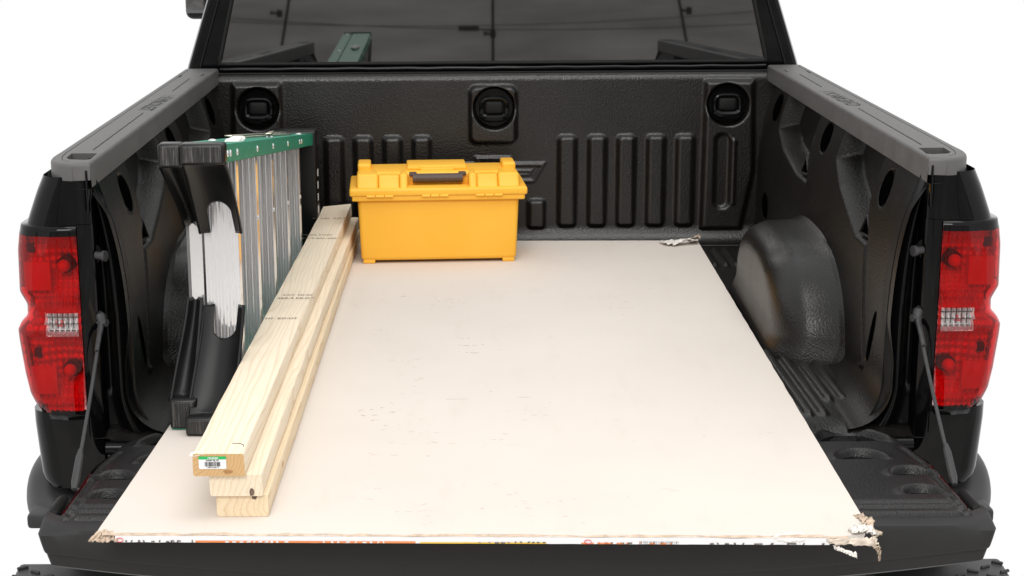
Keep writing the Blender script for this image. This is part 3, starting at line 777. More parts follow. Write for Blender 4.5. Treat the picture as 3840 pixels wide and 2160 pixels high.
bm = bmesh.new(); bm.from_mesh(cab.data); bmesh.ops.recalc_face_normals(bm, faces=bm.faces); bm.to_mesh(cab.data); bm.free()
# window pane with seal
def win_x(z): return float(np.interp(z, [.527, .72, .92, 1.0, 1.04], [.832, .786, .735, .70, .60]))
def win_y(x, z): return 4.944+.008*(x/.85)**2+.012*(z-.525)
zl = np.linspace(.529, 1.04, 40); us = np.linspace(-1, 1, 81)
Pw = np.array([[(u*win_x(z), win_y(u*win_x(z), z), z) for u in us] for z in zl])
win = grid("rear_window", Pw, MAT['glass'], cab, flip=True)
sl = [(-win_x(z), win_y(win_x(z), z), z) for z in zl[::-1]]+[(u*win_x(.529), win_y(u*win_x(.529), .529), .527) for u in us[1:-1]]+[(win_x(z), win_y(win_x(z), z), z) for z in zl]
sl += [(u*win_x(1.04), win_y(u*win_x(1.04), 1.04), 1.041) for u in us[1:-1][::-1]]
tube("window_seal", sl+[sl[0]], .0062, MAT['rubber'], win, 8)
# trim bars below the window
tube("cab_trim", [(x, 4.938+.008*(x/.85)**2, .512+.001*math.sin(x*40)) for x in np.linspace(-.83, .83, 30)], .0075, MAT['paint'], cab, 8)
tube("cab_trim", [(x, 4.936+.008*(x/.85)**2, .4985) for x in np.linspace(-.85, .85, 30)], .0045, MAT['rubber'], cab, 8)
for s in (-1, 1):
    mx0 = 1.135 if s < 0 else 1.055
    mir = box("door_mirror", (s*mx0, 6.5, .685), (.11, .10, .205), MAT['jamb'], truck, .03, 4)
    box("mirror_glass", (s*(mx0+.005), 6.447, .69), (.085, .006, .165), MAT['glass'], mir, .002)
    tube("mirror_arm", [(s*(mx0-.035), 6.5, .63), (s*.93, 6.5, .60)], .025, MAT['paint'], mir, 8)
    # pillar seam
    pts = [(s*(cab_x(z)*.955), 4.955+.016*(cab_x(z)*.955/.9)**2-.002, z) for z in np.linspace(.50, .95, 12)]
    tube("pillar_seam", pts, .0025, MAT['rubber'], cab, 6)

# ================================================================== DRYWALL SHEET
BX, BYo, BTH = -0.0566, 2.384, math.radians(-1.4885)
cb_, sb_ = math.cos(BTH), math.sin(BTH)
def bd(a, b_, z=0.0): return (BX+cb_*a-sb_*b_, BYo+sb_*a+cb_*b_, z)
board = thing("drywall_sheet", bd(0, 1.22, -.0127), "large scuffed cream drywall sheet lying flat from bed to lowered tailgate, corners torn", "drywall")
def edge_n(a): return .004*mnoise.noise(Vector((a*9, 1.3, 0)))+.003*mnoise.noise(Vector((a*35, 7, 0)))
aa = np.linspace(-.61, .61, 160); bb = np.concatenate([np.array([0, .004, .012, .03]), np.linspace(.08, 2.40, 60), np.array([2.42, 2.436, 2.44])])
V = []; 
for a in aa:
    for b_ in bb:
        b2 = b_
        if b_ < .05: b2 = b_ + (max(-.002, edge_n(a)))*(1-b_/.05)
        cr = max(0, 1-math.hypot(.61-a, b_)/.05); cl = max(0, 1-math.hypot(.61+a, b_)/.03)
        b2 += cr*.02+cl*.006
        if b_ > 2.43: b2 += .003*mnoise.noise(Vector((a*30, 3, 0)))
        a2 = a - cr*.012 + (.0015*mnoise.noise(Vector((b_*25, 0, 4))) if abs(a) > .609 else 0)
        V.append(bd(a2, b2, -.004*cr))
F = grid_faces(len(aa), len(bb))
# face paper top, core below
nb = len(bb)
n0 = len(V)
ring = [i*nb for i in range(len(aa))]+[(len(aa)-1)*nb+j for j in range(1, nb)]+[i*nb+nb-1 for i in range(len(aa)-2, -1, -1)]+[j for j in range(nb-2, 0, -1)]
V2 = list(V)
for i in ring: V2.append((V[i][0], V[i][1], -.0127))
for k in range(len(ring)):
    k2 = (k+1) % len(ring); F.append((ring[k], n0+k, n0+k2, ring[k2]))
F.append(tuple(n0+k for k in range(len(ring)))[::-1])
bo = mk("gypsum_panel", V2, F, [MAT['drywall'], MAT['paper']], board, smooth=False)
for p in bo.data.polygons:
    if abs(p.normal.z) < .5: p.material_index = 1
bo.data.update()
# printed end tape along the near edge, standing just in front of it
def near(a, z, o_=0.0): return bd(a, -.0042-o_, z)
tp = []; tf = []
for i, a in enumerate(aa[4:-9]):
    zt_ = -.0012 + .0022*mnoise.noise(Vector((a*14, 5, 1)))-.001
    tp += [near(a, zt_), near(a, -.0137-.0006*mnoise.noise(Vector((a*40, 2, 2))))]
    if i: q = 2*i; tf.append((q-2, q-1, q+1, q))
mk("end_tape", tp, tf, MAT['label_w'], board, smooth=False)
# torn kraft fringe above the tape
fv = []; ff = []
for i, a in enumerate(np.linspace(-.60, .57, 260)):
    hgt = .0009*(1+mnoise.noise(Vector((a*60, 0, 0))))+.0025*max(0, mnoise.noise(Vector((a*11, 4, 0))))
    fv += [near(a, -.0028+hgt*.6, .0006), near(a, -.0012+hgt, -.004-hgt)]
    if i: q = 2*i; ff.append((q-2, q-1, q+1, q))
mk("torn_edge_paper", fv, ff, MAT['torn'], board, smooth=False)
def tquad(nm, a0, a1, z0, z1, m_, o_=.0009):
    mk(nm, [near(a0, z0, o_), near(a1, z0, o_), near(a1, z1, o_), near(a0, z1, o_)], [(0, 1, 2, 3)], m_, board, smooth=False)
tquad("printed_band", -.452, -.105, -.0134, -.0102, MAT['orange'])
tquad("printed_band", -.098, -.03, -.0136, -.0114, MAT['gold']); tquad("printed_band", -.03, .10, -.0134, -.0112, MAT['gold'])
bmk = bmesh.new(); bmw = bmesh.new(); bmo = bmesh.new(); rr = random.Random(4)
def stroke(bm, a, wd, z0, z1, o_=.0013, lean=0.0):
    p = [near(a, z0, o_), near(a+wd, z0, o_), near(a+wd+lean, z1, o_), near(a+lean, z1, o_)]
    bm.faces.new([bm.verts.new(q) for q in p])
def frag(bm, a0, a1, z0, z1, pitch):
    a = a0
    while a < a1:
        wd = rr.uniform(.0022, .0042); k = rr.random()
        if k < .45: stroke(bm, a, wd, z0, z1, lean=rr.uniform(-.002, .002))
        elif k < .75: stroke(bm, a, pitch*.6, z1-.0022, z1); stroke(bm, a, wd*.7, z0, z1)
        else: stroke(bm, a, pitch*.55, z0, z0+.002)
        a += pitch*rr.uniform(.7, 1.3)
frag(bmk, -.563, -.48, -.0130, -.0098, .010); stroke(bmk, -.458, .002, -.0135, -.0090)
frag(bmw, -.405, -.30, -.0131, -.0104, .011); frag(bmw, -.25, -.15, -.0131, -.0104, .011)
frag(bmk, -.005, .045, -.0122, -.0108, .012)
frag(bmk, .355, .395, -.0130, -.0102, .012); frag(bmk, .405, .56, -.0132, -.0104, .024)
for k in range(24): stroke(bmk, .245+.0026*k+rr.uniform(0, .0008), rr.choice((.0006, .0012)), -.0122, -.0085)
frag(bmk, .05, .10, -.0122, -.0095, .008); frag(bmk, .20, .23, -.0128, -.0105, .012)
frag(bmo, -.09+.25, .27-.13, -.0130, -.0105, .01); frag(bmo, .155, .30, -.0132, -.0112, .016); frag(bmo, -.02+.2, .2, -.013, -.0105, .01)
bm_fin("printed_lettering", bmk, MAT['ink_grey'], board, smooth=False, recalc=False)
bm_fin("printed_lettering", bmw, MAT['label_w'], board, smooth=False, recalc=False)
bm_fin("printed_lettering", bmo, MAT['orange'], board, smooth=False, recalc=False)
for ca in (-.572, .165):
    bm = bmesh.new(); pts = [near(ca+.0055*math.cos(q), -.0098+.0032*math.sin(q), .0014) for q in np.linspace(.3, 2*math.pi, 14)]
    bm_tube(bm, pts, .0006, 5); bm_fin("printed_emblem", bm, MAT['red_print'], board)
# torn paper scraps on corners
def scrap(nm, pts, thick, m_, seed, amp):
    """ragged curled sheet given by two edge polylines"""
    A, B = pts; n_ = 26; rows = []
    for i in range(n_):
        t_ = i/(n_-1)
        def pl(L):
            q = t_*(len(L)-1); k = min(int(q), len(L)-2); return Vector(L[k]).lerp(Vector(L[k+1]), q-k)
        a = pl(A); b_ = pl(B); row = []
        for j in range(6):
            u = j/5; p = a.lerp(b_, u)
            nz = mnoise.noise(Vector((t_*9+seed, u*4, seed)))*amp; p = p+Vector((nz*.6, mnoise.noise(Vector((t_*13, u*5, seed+3)))*amp, nz*.8))
            row.append(tuple(p))
        rows.append(row)
    o = grid(nm, np.array(rows), m_, board, smooth=True)
    md = o.modifiers.new("s", 'SOLIDIFY'); md.thickness = thick; return o
R_ = lambda a, b_, z: bd(a, b_, z)
scrap("torn_paper_flap", ([R_(.49, 2.40, .004), R_(.53, 2.385, .012), R_(.58, 2.40, .012), R_(.608, 2.40, .004)], [R_(.50, 2.35, .010), R_(.525, 2.335, .006), R_(.57, 2.355, .020), R_(.604, 2.37, .012)]), .001, MAT['paper'], 3, .012)
scrap("torn_paper_flap", ([R_(.585, 2.415, .001), R_(.60, 2.43, .010), R_(.612, 2.44, .018)], [R_(.575, 2.39, .014), R_(.60, 2.395, .020), R_(.618, 2.41, .010)]), .001, MAT['torn'], 8, .014)
scrap("torn_corner_paper", ([R_(.596, .09, .001), R_(.603, .055, .004), R_(.600, .03, .004), R_(.607, .005, .001)], [R_(.612, .092, .000), R_(.622, .060, .002), R_(.616, .035, .003), R_(.622, .0, .000)]), .0012, MAT['torn'], 5, .011)
scrap("torn_corner_paper", ([R_(.535, -.004, -.003), R_(.565, -.006, -.002), R_(.60, -.006, -.001), R_(.612, -.004, .001)], [R_(.54, -.007, -.011), R_(.565, -.009, -.012), R_(.60, -.010, -.013), R_(.616, -.008, -.012)]), .0008, MAT['torn2'], 11, .005)
scrap("torn_corner_paper", ([R_(.575, .02, .003), R_(.592, .03, .006), R_(.612, .02, .004)], [R_(.58, .004, .003), R_(.598, .004, .006), R_(.616, .0, .001)]), .0012, MAT['paper'], 17, .010)
scrap("torn_corner_paper", ([R_(.545, -.010, -.012), R_(.56, -.014, -.016), R_(.58, -.016, -.022)], [R_(.548, -.012, -.018), R_(.562, -.016, -.022), R_(.582, -.018, -.030)]), .0008, MAT['paper'], 21, .004)
scrap("torn_corner_paper", ([R_(.606, -.012, -.012), R_(.613, -.013, -.02), R_(.617, -.013, -.036)], [R_(.617, -.012, -.012), R_(.619, -.013, -.022), R_(.619, -.013, -.036)]), .0006, MAT['torn'], 25, .005)
scrap("torn_edge_flap", ([R_(.455, -.001, .001), R_(.475, .008, .002), R_(.505, .007, .002)], [R_(.455, -.005, -.005), R_(.478, -.008, -.008), R_(.503, -.006, -.006)]), .0006, MAT['paper'], 31, .004)
scrap("torn_corner_paper", ([R_(-.612, .006, -.001), R_(-.60, .007, .002), R_(-.585, .004, .001)], [R_(-.622, -.006, -.012), R_(-.603, -.009, -.012), R_(-.575, -.006, -.011)]), .001, MAT['torn'], 41, .007)
# boot prints and scratches: thin dirt lying on the paper
bm = bmesh.new(); bl = bmesh.new(); rr = random.Random(12)
def mark(b, a, c, la, lc, ang=0.0, z=.00045):
    n_ = 7; q = []; zz_ = .00006+rr.random()*.00012
    for k in range(n_):
        th_ = 2*math.pi*k/n_; rad = rr.uniform(.65, 1.1)
        x = la*math.cos(th_)*rad; y = lc*math.sin(th_)*rad
        q.append(b.verts.new(bd(a+x*math.cos(ang)-y*math.sin(ang), c+x*math.sin(ang)+y*math.cos(ang), zz_)))
    b.faces.new(q)
def heel(b, a, c, rad, n_, a0, a1, k=1.0):
    tilt = rr.uniform(-.6, .6); na = rr.randint(2, 4)
    for i in range(int(n_*1.25)):
        th_ = rr.uniform(a0, a1); row = rr.randint(0, na)
        u = rr.uniform(-1, 1); v = (row/na*2-1)+.25*u*u
        da = rad*1.15*u; dc = rad*1.5*v*rr.uniform(.85, 1.1)
        mark(b, a+da*math.cos(tilt)-dc*math.sin(tilt), c+da*math.sin(tilt)+dc*math.cos(tilt), .0075*k*rr.uniform(.3, 1.2), .0036*k*rr.uniform(.25, 1.1), rr.uniform(-.5, .5)+tilt*.4)
def px2b(px, py):   # photo pixel -> board coordinates (ray meets the board plane)
    d = fw+r2*((px-1920+181.5)/6052.94)-u2*((py-1080-57.26)/6052.94)
    t_ = -.9263/d.z; x = -.0743+d.x*t_; y = d.y*t_
    dx, dy = x-BX, y-BYo
    return cb_*dx+sb_*dy, -sb_*dx+cb_*dy
for (px, py, rad, n_, dk) in ((1780, 1295, .045, 14, 1), (1465, 1560, .04, 14, 1), (1545, 1350, .04, 10, 0), (1640, 1130, .05, 12, 1), (2340, 1145, .06, 18, 0), (1985, 1540, .04, 10, 0), (1530, 1450, .035, 9, 0),
                              (1400, 1830, .035, 8, 0), (1850, 1865, .04, 9, 0), (1560, 1930, .03, 9, 0), (1420, 1255, .03, 10, 0), (1520, 1665, .05, 14, 0), (1800, 1625, .05, 8, 0), (2080, 1925, .04, 8, 0), (1395, 1150, .05, 10, 0), (880, 1700, .03, 5, 0)):
    a, c = px2b(px, py); heel(bm if dk else bl, a, c, rad, n_, rr.uniform(-2, 0), rr.uniform(2.4, 4.0))
for i in range(26):
    a = rr.uniform(-.3, .58); c = rr.uniform(.05, 2.3); ang = rr.choice((0, 0, 0, rr.uniform(-1, 1)))
    mark(bl, a, c, rr.uniform(.003, .016), rr.uniform(.0010, .0025), ang)
for i in range(6):
    mark(bm, rr.uniform(-.2, .55), rr.uniform(.05, 2.2), rr.uniform(.002, .004), rr.uniform(.002, .003), 0)
a, c = px2b(1715, 1497); mark(bm, a, c, .028, .0022, .05); a, c = px2b(1965, 1490); mark(bm, a, c, .02, .002, .05)
o = bm_fin("boot_print_dirt", bm, MAT['scuff'], board, smooth=False); o['kind'] = 'stuff'
o = bm_fin("pale_boot_print_dirt", bl, MAT['scuff_l'], board, smooth=False); o['kind'] = 'stuff'

# ================================================================== LUMBER
def plank(nm, x0, x1, y0, y1, z0, z1, mat, end_mat, label, seed, wane=0.0, skew=0.0):
    t_ = thing(nm, ((x0+x1)/2, (y0+y1)/2, z0), label, "board", "pine boards stacked along the ladder")
    n_ = 90; cs_ = []
    prof = []
    rad = .0035
    for (cx, cz, a0) in ((x1-rad, z0+rad, -90), (x1-rad, z1-rad, 0), (x0+rad, z1-rad, 90), (x0+rad, z0+rad, 180)):
        for k in range(3):
            a = math.radians(a0+45*k); prof.append((cx+rad*math.cos(a), cz+rad*math.sin(a), cx, cz))
    rows = []
    for i in range(n_):
        row = []
        for k, (px, pz, cx, cz) in enumerate(prof):
            f_ = (px-x0)/(x1-x0); y = y0+(y1+skew*f_-y0)*i/(n_-1)
            bow = .0025*math.sin(math.pi*(y-y0)/(y1-y0)*1.3+seed)
            e = .0014*mnoise.noise(Vector((y*6, px*30, pz*30+seed)))+.0009*mnoise.noise(Vector((y*40, px*60, seed)))
            wn = 0
            if wane and k in (3, 4, 5): wn = wane*max(0, mnoise.noise(Vector((y*2.2, seed, 1)))+.15)**1.0
            row.append((px+bow+e-wn*.6*(1 if k != 5 else 1.3), y, pz+e*.3-wn*.5*(1 if k != 3 else 0.2)))
        rows.append(row)
    V_ = [p for r in rows for p in r]; m_ = len(prof); F_ = []
    for i in range(n_-1):
        for k in range(m_): F_.append((i*m_+k, i*m_+(k+1) % m_, (i+1)*m_+(k+1) % m_, (i+1)*m_+k))
    ncap = len(F_)
    F_.append(tuple(range(m_))[::-1]); F_.append(tuple((n_-1)*m_+k for k in range(m_)))
    o = mk("board_body", V_, F_, [mat, end_mat], t_, smooth=True, sharp=30)
    o.data.polygons[ncap].material_index = 1; o.data.polygons[ncap+1].material_index = 1
    return t_
H = .0372
lum1 = plank("pine_board", -.488, -.404, 2.468, 4.835, 0.0004, H, MAT['wood2'], MAT['wood2'], "bottom pine board of the stack, curved growth rings on its end", 1.0, .0012)
lum2 = plank("pine_board", -.4955, -.4105, 2.461, 4.83, H+.0006, 2*H, MAT['wood3'], MAT['wood3'], "middle pine board of the stack with rough dotted end grain", 2.7, .0018)
lum3 = plank("pine_board", -.5165, -.4335, 2.452, 4.80, 2*H+.0006, 3*H+.001, MAT['wood1'], MAT['wood_end'], "top pine board of the stack with green and white barcode sticker", 4.1, .004, .055)
# dark knot smear on ends
def blot(nm, cx, cz, y, rx, rz, m_, parent, seed, n_=14):
    v = []
    for k in range(n_):
        a = 2*math.pi*k/n_; q = 1+.45*mnoise.noise(Vector((math.cos(a)*2, math.sin(a)*2, seed)))
        v.append((cx+rx*q*math.cos(a), y, cz+rz*q*math.sin(a)))
    return mk(nm, v, [tuple(range(n_))], m_, parent, smooth=False)
MAT['knot'] = simple("dark_knot", (0.16, 0.11, 0.085), 0.8, 0.2, var=0.5, vscale=120)
blot("knot_stain", -.424, .0335, 2.4672, .0042, .0035, MAT['knot'], lum1, 2); blot("knot_stain", -.4265, .0445, 2.4602, .0040, .0065, MAT['knot'], lum2, 5)
blot("knot_stain", -.462, .0825, 2.4512, .0075, .0032, simple("brown_knot", (0.42, 0.22, 0.09), .7, .2), lum3, 9)
# sticker on the top board's end
ye = 2.4515
def sq(nm, x0, x1, z0, z1, y, m_, parent, rad=0.0):
    if rad:
        pts = []
        for (cx, cz, a0) in ((x1-rad, z0+rad, -90), (x1-rad, z1-rad, 0), (x0+rad, z1-rad, 90), (x0+rad, z0+rad, 180)):
            for k in range(4): a = math.radians(a0+30*k); pts.append((cx+rad*math.cos(a), y, cz+rad*math.sin(a)))
        return mk(nm, pts, [tuple(range(16))], m_, parent, smooth=False)
    return mk(nm, [(x0, y, z0), (x1, y, z0), (x1, y, z1), (x0, y, z1)], [(0, 1, 2, 3)], m_, parent, smooth=False)
sx0, sx1, sz0, sz1 = -.5085, -.4645, .0875, .1085
stk = sq("barcode_sticker", sx0, sx1, sz0, sz1, ye-.0003, MAT['label_w'], lum3, .0018)
sq("sticker_band", sx0, sx1, sz1-.0050, sz1+.0002, ye-.0006, MAT['label_g'], stk, .0012)
mx_ = lambda x, z: basis((1, 0, 0), (0, 0, 1), (x, ye-.0009, z))
text_obj("sticker_lettering", "resolute", .0050, MAT['label_w'], mx_((sx0+sx1)/2+.001, sz1-.0022), stk, .00012)
text_obj("sticker_lettering", "2x4x96\" #2, HT", .0032, MAT['ink'], mx_((sx0+sx1)/2, sz1-.0068), stk, .0001)
bm = bmesh.new(); x = sx0+.0095; rr = random.Random(3)
while x < sx1-.0100:
    wd = rr.choice((.0005, .0008, .0012)); vsx = [bm.verts.new(p) for p in ((x, ye-.0007, sz0+.0042), (x+wd, ye-.0007, sz0+.0042), (x+wd, ye-.0007, sz0+.0118), (x, ye-.0007, sz0+.0118))]
    bm.faces.new(vsx); x += wd+rr.choice((.0004, .0006, .0009))
bm_fin("barcode", bm, MAT['ink'], stk, smooth=False, recalc=False)
text_obj("sticker_lettering", "7 78744 006871 8", .0026, MAT['ink'], mx_((sx0+sx1)/2, sz0+.0024), stk, .00005)
# white paint chip at the end corner and pencil hook
mk("white_paint_smear", [(-.5228, 2.4515, .1095), (-.515, 2.4512, .1085), (-.505, 2.4512, .1108), (-.498, 2.4510, .1122), (-.502, 2.462, .1129), (-.514, 2.466, .1129), (-.5215, 2.459, .1126)], [(0, 1, 2, 3, 4, 5, 6)], MAT['white_blob'], lum3, smooth=False)
tube("pencil_mark", [(-.462, 2.505, .1130), (-.448, 2.503, .1130), (-.4425, 2.496, .1129), (-.441, 2.488, .1118)], .0007, MAT['ink_grey'], lum3, 5)
# grade stamps on the top face
ztop = 3*H+.0028
def stamp(sx, sy, txt, size, rot=0.0):
    d = fw+r2*((sx-1920+181.5)/6052.94)-u2*((sy-1080-57.26)/6052.94); t_ = (ztop-.9263)/d.z
    p = Vector((-.0743+d.x*t_, d.y*t_, ztop))
    c_, s_ = math.cos(rot), math.sin(rot)
    text_obj("grade_stamp", txt, size, MAT['ink_grey'], basis((c_, s_, 0), (-s_, c_, 0), p), lum3, .0002)
stamp(1110, 1117, "360-3 NLGA", .016); stamp(1118, 1105, "S-P-F  NLGA", .013); stamp(1055, 1193, "HT  KD-HT", .014); stamp(1205, 893, "S-P-F KD 360-3", .017); stamp(1190, 880, "NLGA STUD", .015); stamp(1235, 818, "ST UD  S-P-F", .018)

# ================================================================== TOOLBOX
TA = math.radians(3.0)
tbx = thing("toolbox", (-.166, 4.605, 0.0), "yellow plastic toolbox with brown-grey handle standing against front bed panel", "toolbox")
RT = Matrix.Rotation(TA, 4, 'Z'); T0 = Matrix.Translation((-.166, 4.605, 0)) @ RT
def tfin(nm, bm, mat, parent, sharp=35):
    bmesh.ops.recalc_face_normals(bm, faces=bm.faces); bmesh.ops.transform(bm, matrix=T0, verts=bm.verts)
    return bm_fin(nm, bm, mat, parent, sharp=sharp, recalc=False)
# tapered body
bm = bmesh.new(); bm_box(bm, (0, 0, .098), (.455, .225, .180), .012, 4)
for v in bm.verts:
    k = (v.co.z-.008)/.18; v.co.x *= .967+.033*k; v.co.y *= .955+.045*k
body = tfin("box_body", bm, MAT['yellow'], tbx)
for fx in (-.198, .198):
    for fy in (-.085, .085):
        bm = bmesh.new(); bm_box(bm, (fx, fy*1.03, .006), (.034, .036, .012), .003, 2); tfin("foot", bm, MAT['yellow'], tbx)
bm = bmesh.new(); bm_box(bm, (0, 0, .190), (.486, .252, .016), .004, 3); tfin("body_rim", bm, MAT['yellow'], tbx)
# lid
bm = bmesh.new(); bm_box(bm, (0, 0, .207), (.500, .262, .022), .006, 3); lid = tfin("lid", bm, MAT['yellow'], tbx)
def lbox(nm, c, s, bev=.004, seg=3, top=1.0, mat='yellow', front=0.0):
    bm = bmesh.new(); bm_box(bm, c, s, bev, seg)
    if front:
        for v in bm.verts:
            if v.co.z > c[2] and v.co.y < c[1]: v.co.y += front
    return tfin(nm, bm, MAT[mat], lid)
# dome made of segments
lbox("lid_dome", (0, .035, .232), (.454, .175, .042), .010, 4)
for s in (-1, 1):
    lbox("lid_panel", (s*.199, -.058, .2325), (.060, .116, .043), .008, 4, front=.020)
    lbox("lid_panel", (s*.1385, -.056, .2305), (.060, .116, .039), .007, 4, front=.020)
    lbox("lid_panel", (s*.0975, -.060, .2325), (.022, .118, .043), .007, 4, front=.018)
    lbox("lid_lug", (s*.208, .055, .258), (.038, .105, .022), .006, 3)
    lbox("lid_groove", (s*.166, .035, .2525), (.0018, .150, .004), 0, mat='handle') if False else None
lbox("lid_ridge", (0, .060, .2555), (.170, .120, .016), .004, 3)
lbox("lid_bridge", (0, -.004, .2530), (.096, .04, .014), .003, 2)
for s in (-1, 1):
    lbox("latch_tab", (s*.066, .000, .2575), (.038, .03, .008), .002, 2)
# handle
bm = bmesh.new()
A, B = bm_prism(bm, [(-.062+.015*math.cos(q), .2365+.013*math.sin(q)) for q in np.linspace(.35*math.pi, 1.75*math.pi, 14)]+[(-.052+.004*math.cos(q), .2355+.004*math.sin(q)) for q in np.linspace(1.75*math.pi, .35*math.pi, 8)], 'x', -.071, .071)
hd = tfin("handle", bm, MAT['handle'], tbx)
for s in (-1, 1):
    bm = bmesh.new(); bm_box(bm, (s*.070, -.040, .2475), (.022, .052, .010), .003, 2); tfin("handle_arm", bm, MAT['handle'], hd)
    bm = bmesh.new(); bm_tube(bm, [(s*.058, -.020, .246), (s*.087, -.020, .246)], .006, 10); tfin("handle_pin", bm, MAT['red_plastic'], hd)
# hinges
for hx in (-.165, -.010, .142):
    for k in range(3):
        bm = bmesh.new(); bm_tube(bm, [(hx-.0365+.0255*k, -.1295, .1965), (hx-.0365+.0225+.0255*k, -.1295, .1965)], .0042, 10); tfin("hinge_knuckle", bm, MAT['yellow'], tbx)

# ================================================================== STEPLADDER
lad = thing("stepladder", (-.57, 3.7, 0.0), "folded green fibreglass stepladder with aluminium steps lying on its side", "stepladder")
YN, YF = 2.935, 4.60
def ztop_(y): return .546-(.546-.358)*(y-2.92)/(4.60-2.92)
# channel rails: (x0,x1) front section, (x0,x1) rear section
def rail(nm, x0, x1, upper, y0=YN, y1=YF, fl=.034):
    th_ = .004; prof = [(x0, -fl), (x0, 0), (x1, 0), (x1, -fl), (x1-th_, -fl), (x1-th_, -th_), (x0+th_, -th_), (x0+th_, -fl)]
    st = np.linspace(y0, y1, 24); V_ = []; F_ = []
    for y in st:
        for (x, dz) in prof:
            V_.append((x, y, (ztop_(y)+dz) if upper else (.0016-dz)))
    m_ = len(prof)
    for i in range(len(st)-1):
        for k in range(m_): F_.append((i*m_+k, i*m_+(k+1) % m_, (i+1)*m_+(k+1) % m_, (i+1)*m_+k))
    F_.append(tuple(range(m_))); F_.append(tuple((len(st)-1)*m_+k for k in range(m_)))
    bm = bmesh.new(); me = bpy.data.meshes.new("t"); me.from_pydata(V_, [], F_); bm.from_mesh(me); bpy.data.meshes.remove(me)
    bmesh.ops.recalc_face_normals(bm, faces=bm.faces)
    bmesh.ops.bevel(bm, geom=[e for e in bm.edges if abs((e.verts[0].co-e.verts[1].co).normalized().y) > .9 and e.calc_face_angle(0) > .5], offset=.0015, segments=2, affect='EDGES')
    return bm_fin(nm, bm, MAT['green'], lad)
rF = rail("side_rail", -.591, -.511, True); rail("side_rail", -.591, -.511, False)
rR = rail("side_rail", -.634, -.594, True); rail("side_rail", -.634, -.594, False)
# rivets on upper rail
for y in (2.965, 3.0, 3.09, 3.385, 3.66, 3.96, 4.235, 4.285):
    for (cx, cz, ax) in ((-.5108, ztop_(y)-.017, 'x'),):
        bm = bmesh.new(); bmesh.ops.create_uvsphere(bm, u_segments=12, v_segments=8, radius=.0068)
        for v in bm.verts: v.co = Vector((v.co.x*.45+cx, v.co.y+y, v.co.z+cz))
        bm_fin("rivet", bm, MAT['rivet'], lad)
for (x, y) in ((-.615, 2.99), (-.555, 3.35), (-.61, 3.42), (-.55, 3.92), (-.57, 4.30), (-.535, 4.45), (-.60, 4.05)):
    bm = bmesh.new(); bmesh.ops.create_uvsphere(bm, u_segments=12, v_segments=8, radius=.0095)
    for v in bm.verts: v.co = Vector((v.co.x+x, v.co.y+y, v.co.z*.4+ztop_(y)))
    bm_fin("rivet", bm, MAT['rivet'], lad)
# spreader hardware and filler blob on top
def sl_box(nm, x0, y0, x1, y1, wd, th_, mat, lift_=.003):
    a = Vector((x0, y0, ztop_(y0)+lift_)); b_ = Vector((x1, y1, ztop_(y1)+lift_)); d = b_-a
    q = d.to_track_quat('Y', 'Z').to_matrix()
    return box(nm, (a+b_)/2, (wd, d.length, th_), mat, lad, .0012, 2, q)
sl_box("spreader_bar", -.600, 3.70, -.545, 4.28, .020, .004, MAT['zinc'], .002); sl_box("spreader_bar", -.63, 3.78, -.575, 4.42, .018, .004, MAT['zinc'], .005)
sl_box("spreader_bar", -.545, 3.86, -.60, 4.38, .014, .003, MAT['zinc'], .009)
bm = bmesh.new(); bmesh.ops.create_icosphere(bm, subdivisions=3, radius=1)
for v in bm.verts:
    q = 1+.35*mnoise.noise(v.co*1.7)
    v.co = Vector((-.548+.020*v.co.x*q, 3.33+.060*v.co.y*q, ztop_(3.33)+.009*v.co.z*q))
bm_fin("filler_blob", bm, MAT['white_blob'], lad)
# ribbed steps (front section) : profile in x-y, extruded along z
def step(y, z0, z1, x0=-.583, x1=-.5165, nm="step"):
    prof = []
    n_ = 5
    for k in range(n_*4+1):
        x = x0+(x1-x0)*k/(n_*4); g = (k % 4); prof.append((x, y+(.0 if g in (0, 1) else .0048)))
    prof += [(x1+.0005, y+.001), (x1+.0005, y+.030), (x1-.003, y+.030), (x1-.003, y+.008), (x0+.003, y+.008), (x0+.003, y+.026), (x0, y+.026)]
    bm = bmesh.new(); bm_prism(bm, prof, 'z', z0, z1)
    o = bm_fin(nm, bm, MAT['alu'], lad, smooth=False)
    for zc in (z0+.05, z1-.16): 
        b2 = bmesh.new(); bmesh.ops.create_uvsphere(b2, u_segments=10, v_segments=6, radius=.005)
        for v in b2.verts: v.co = Vector((v.co.x*.4+x1+.001, v.co.y+y+.014, v.co.z+zc))
        bm_fin("rivet", b2, MAT['rivet'], o)
    return o
for y in (3.10, 3.385, 3.665, 3.96, 4.25):
    step(y, .0065, ztop_(y)-.0065)
# rear-section braces
for y in (3.10, 3.45, 3.80, 4.15):
    bm = bmesh.new(); bm_prism(bm, [(-.612, y), (-.588, y), (-.588, y+.003), (-.609, y+.003), (-.609, y+.024), (-.612, y+.024)], 'z', .0065, ztop_(y)-.0065)
    bm_prism(bm, [(-.6185, y+.004), (-.6125, y), (-.6125, y+.02), (-.6185, y+.02)], 'z', .0065, ztop_(y)-.0065)
    bm_fin("rear_brace", bm, MAT['alu'], lad, smooth=False)
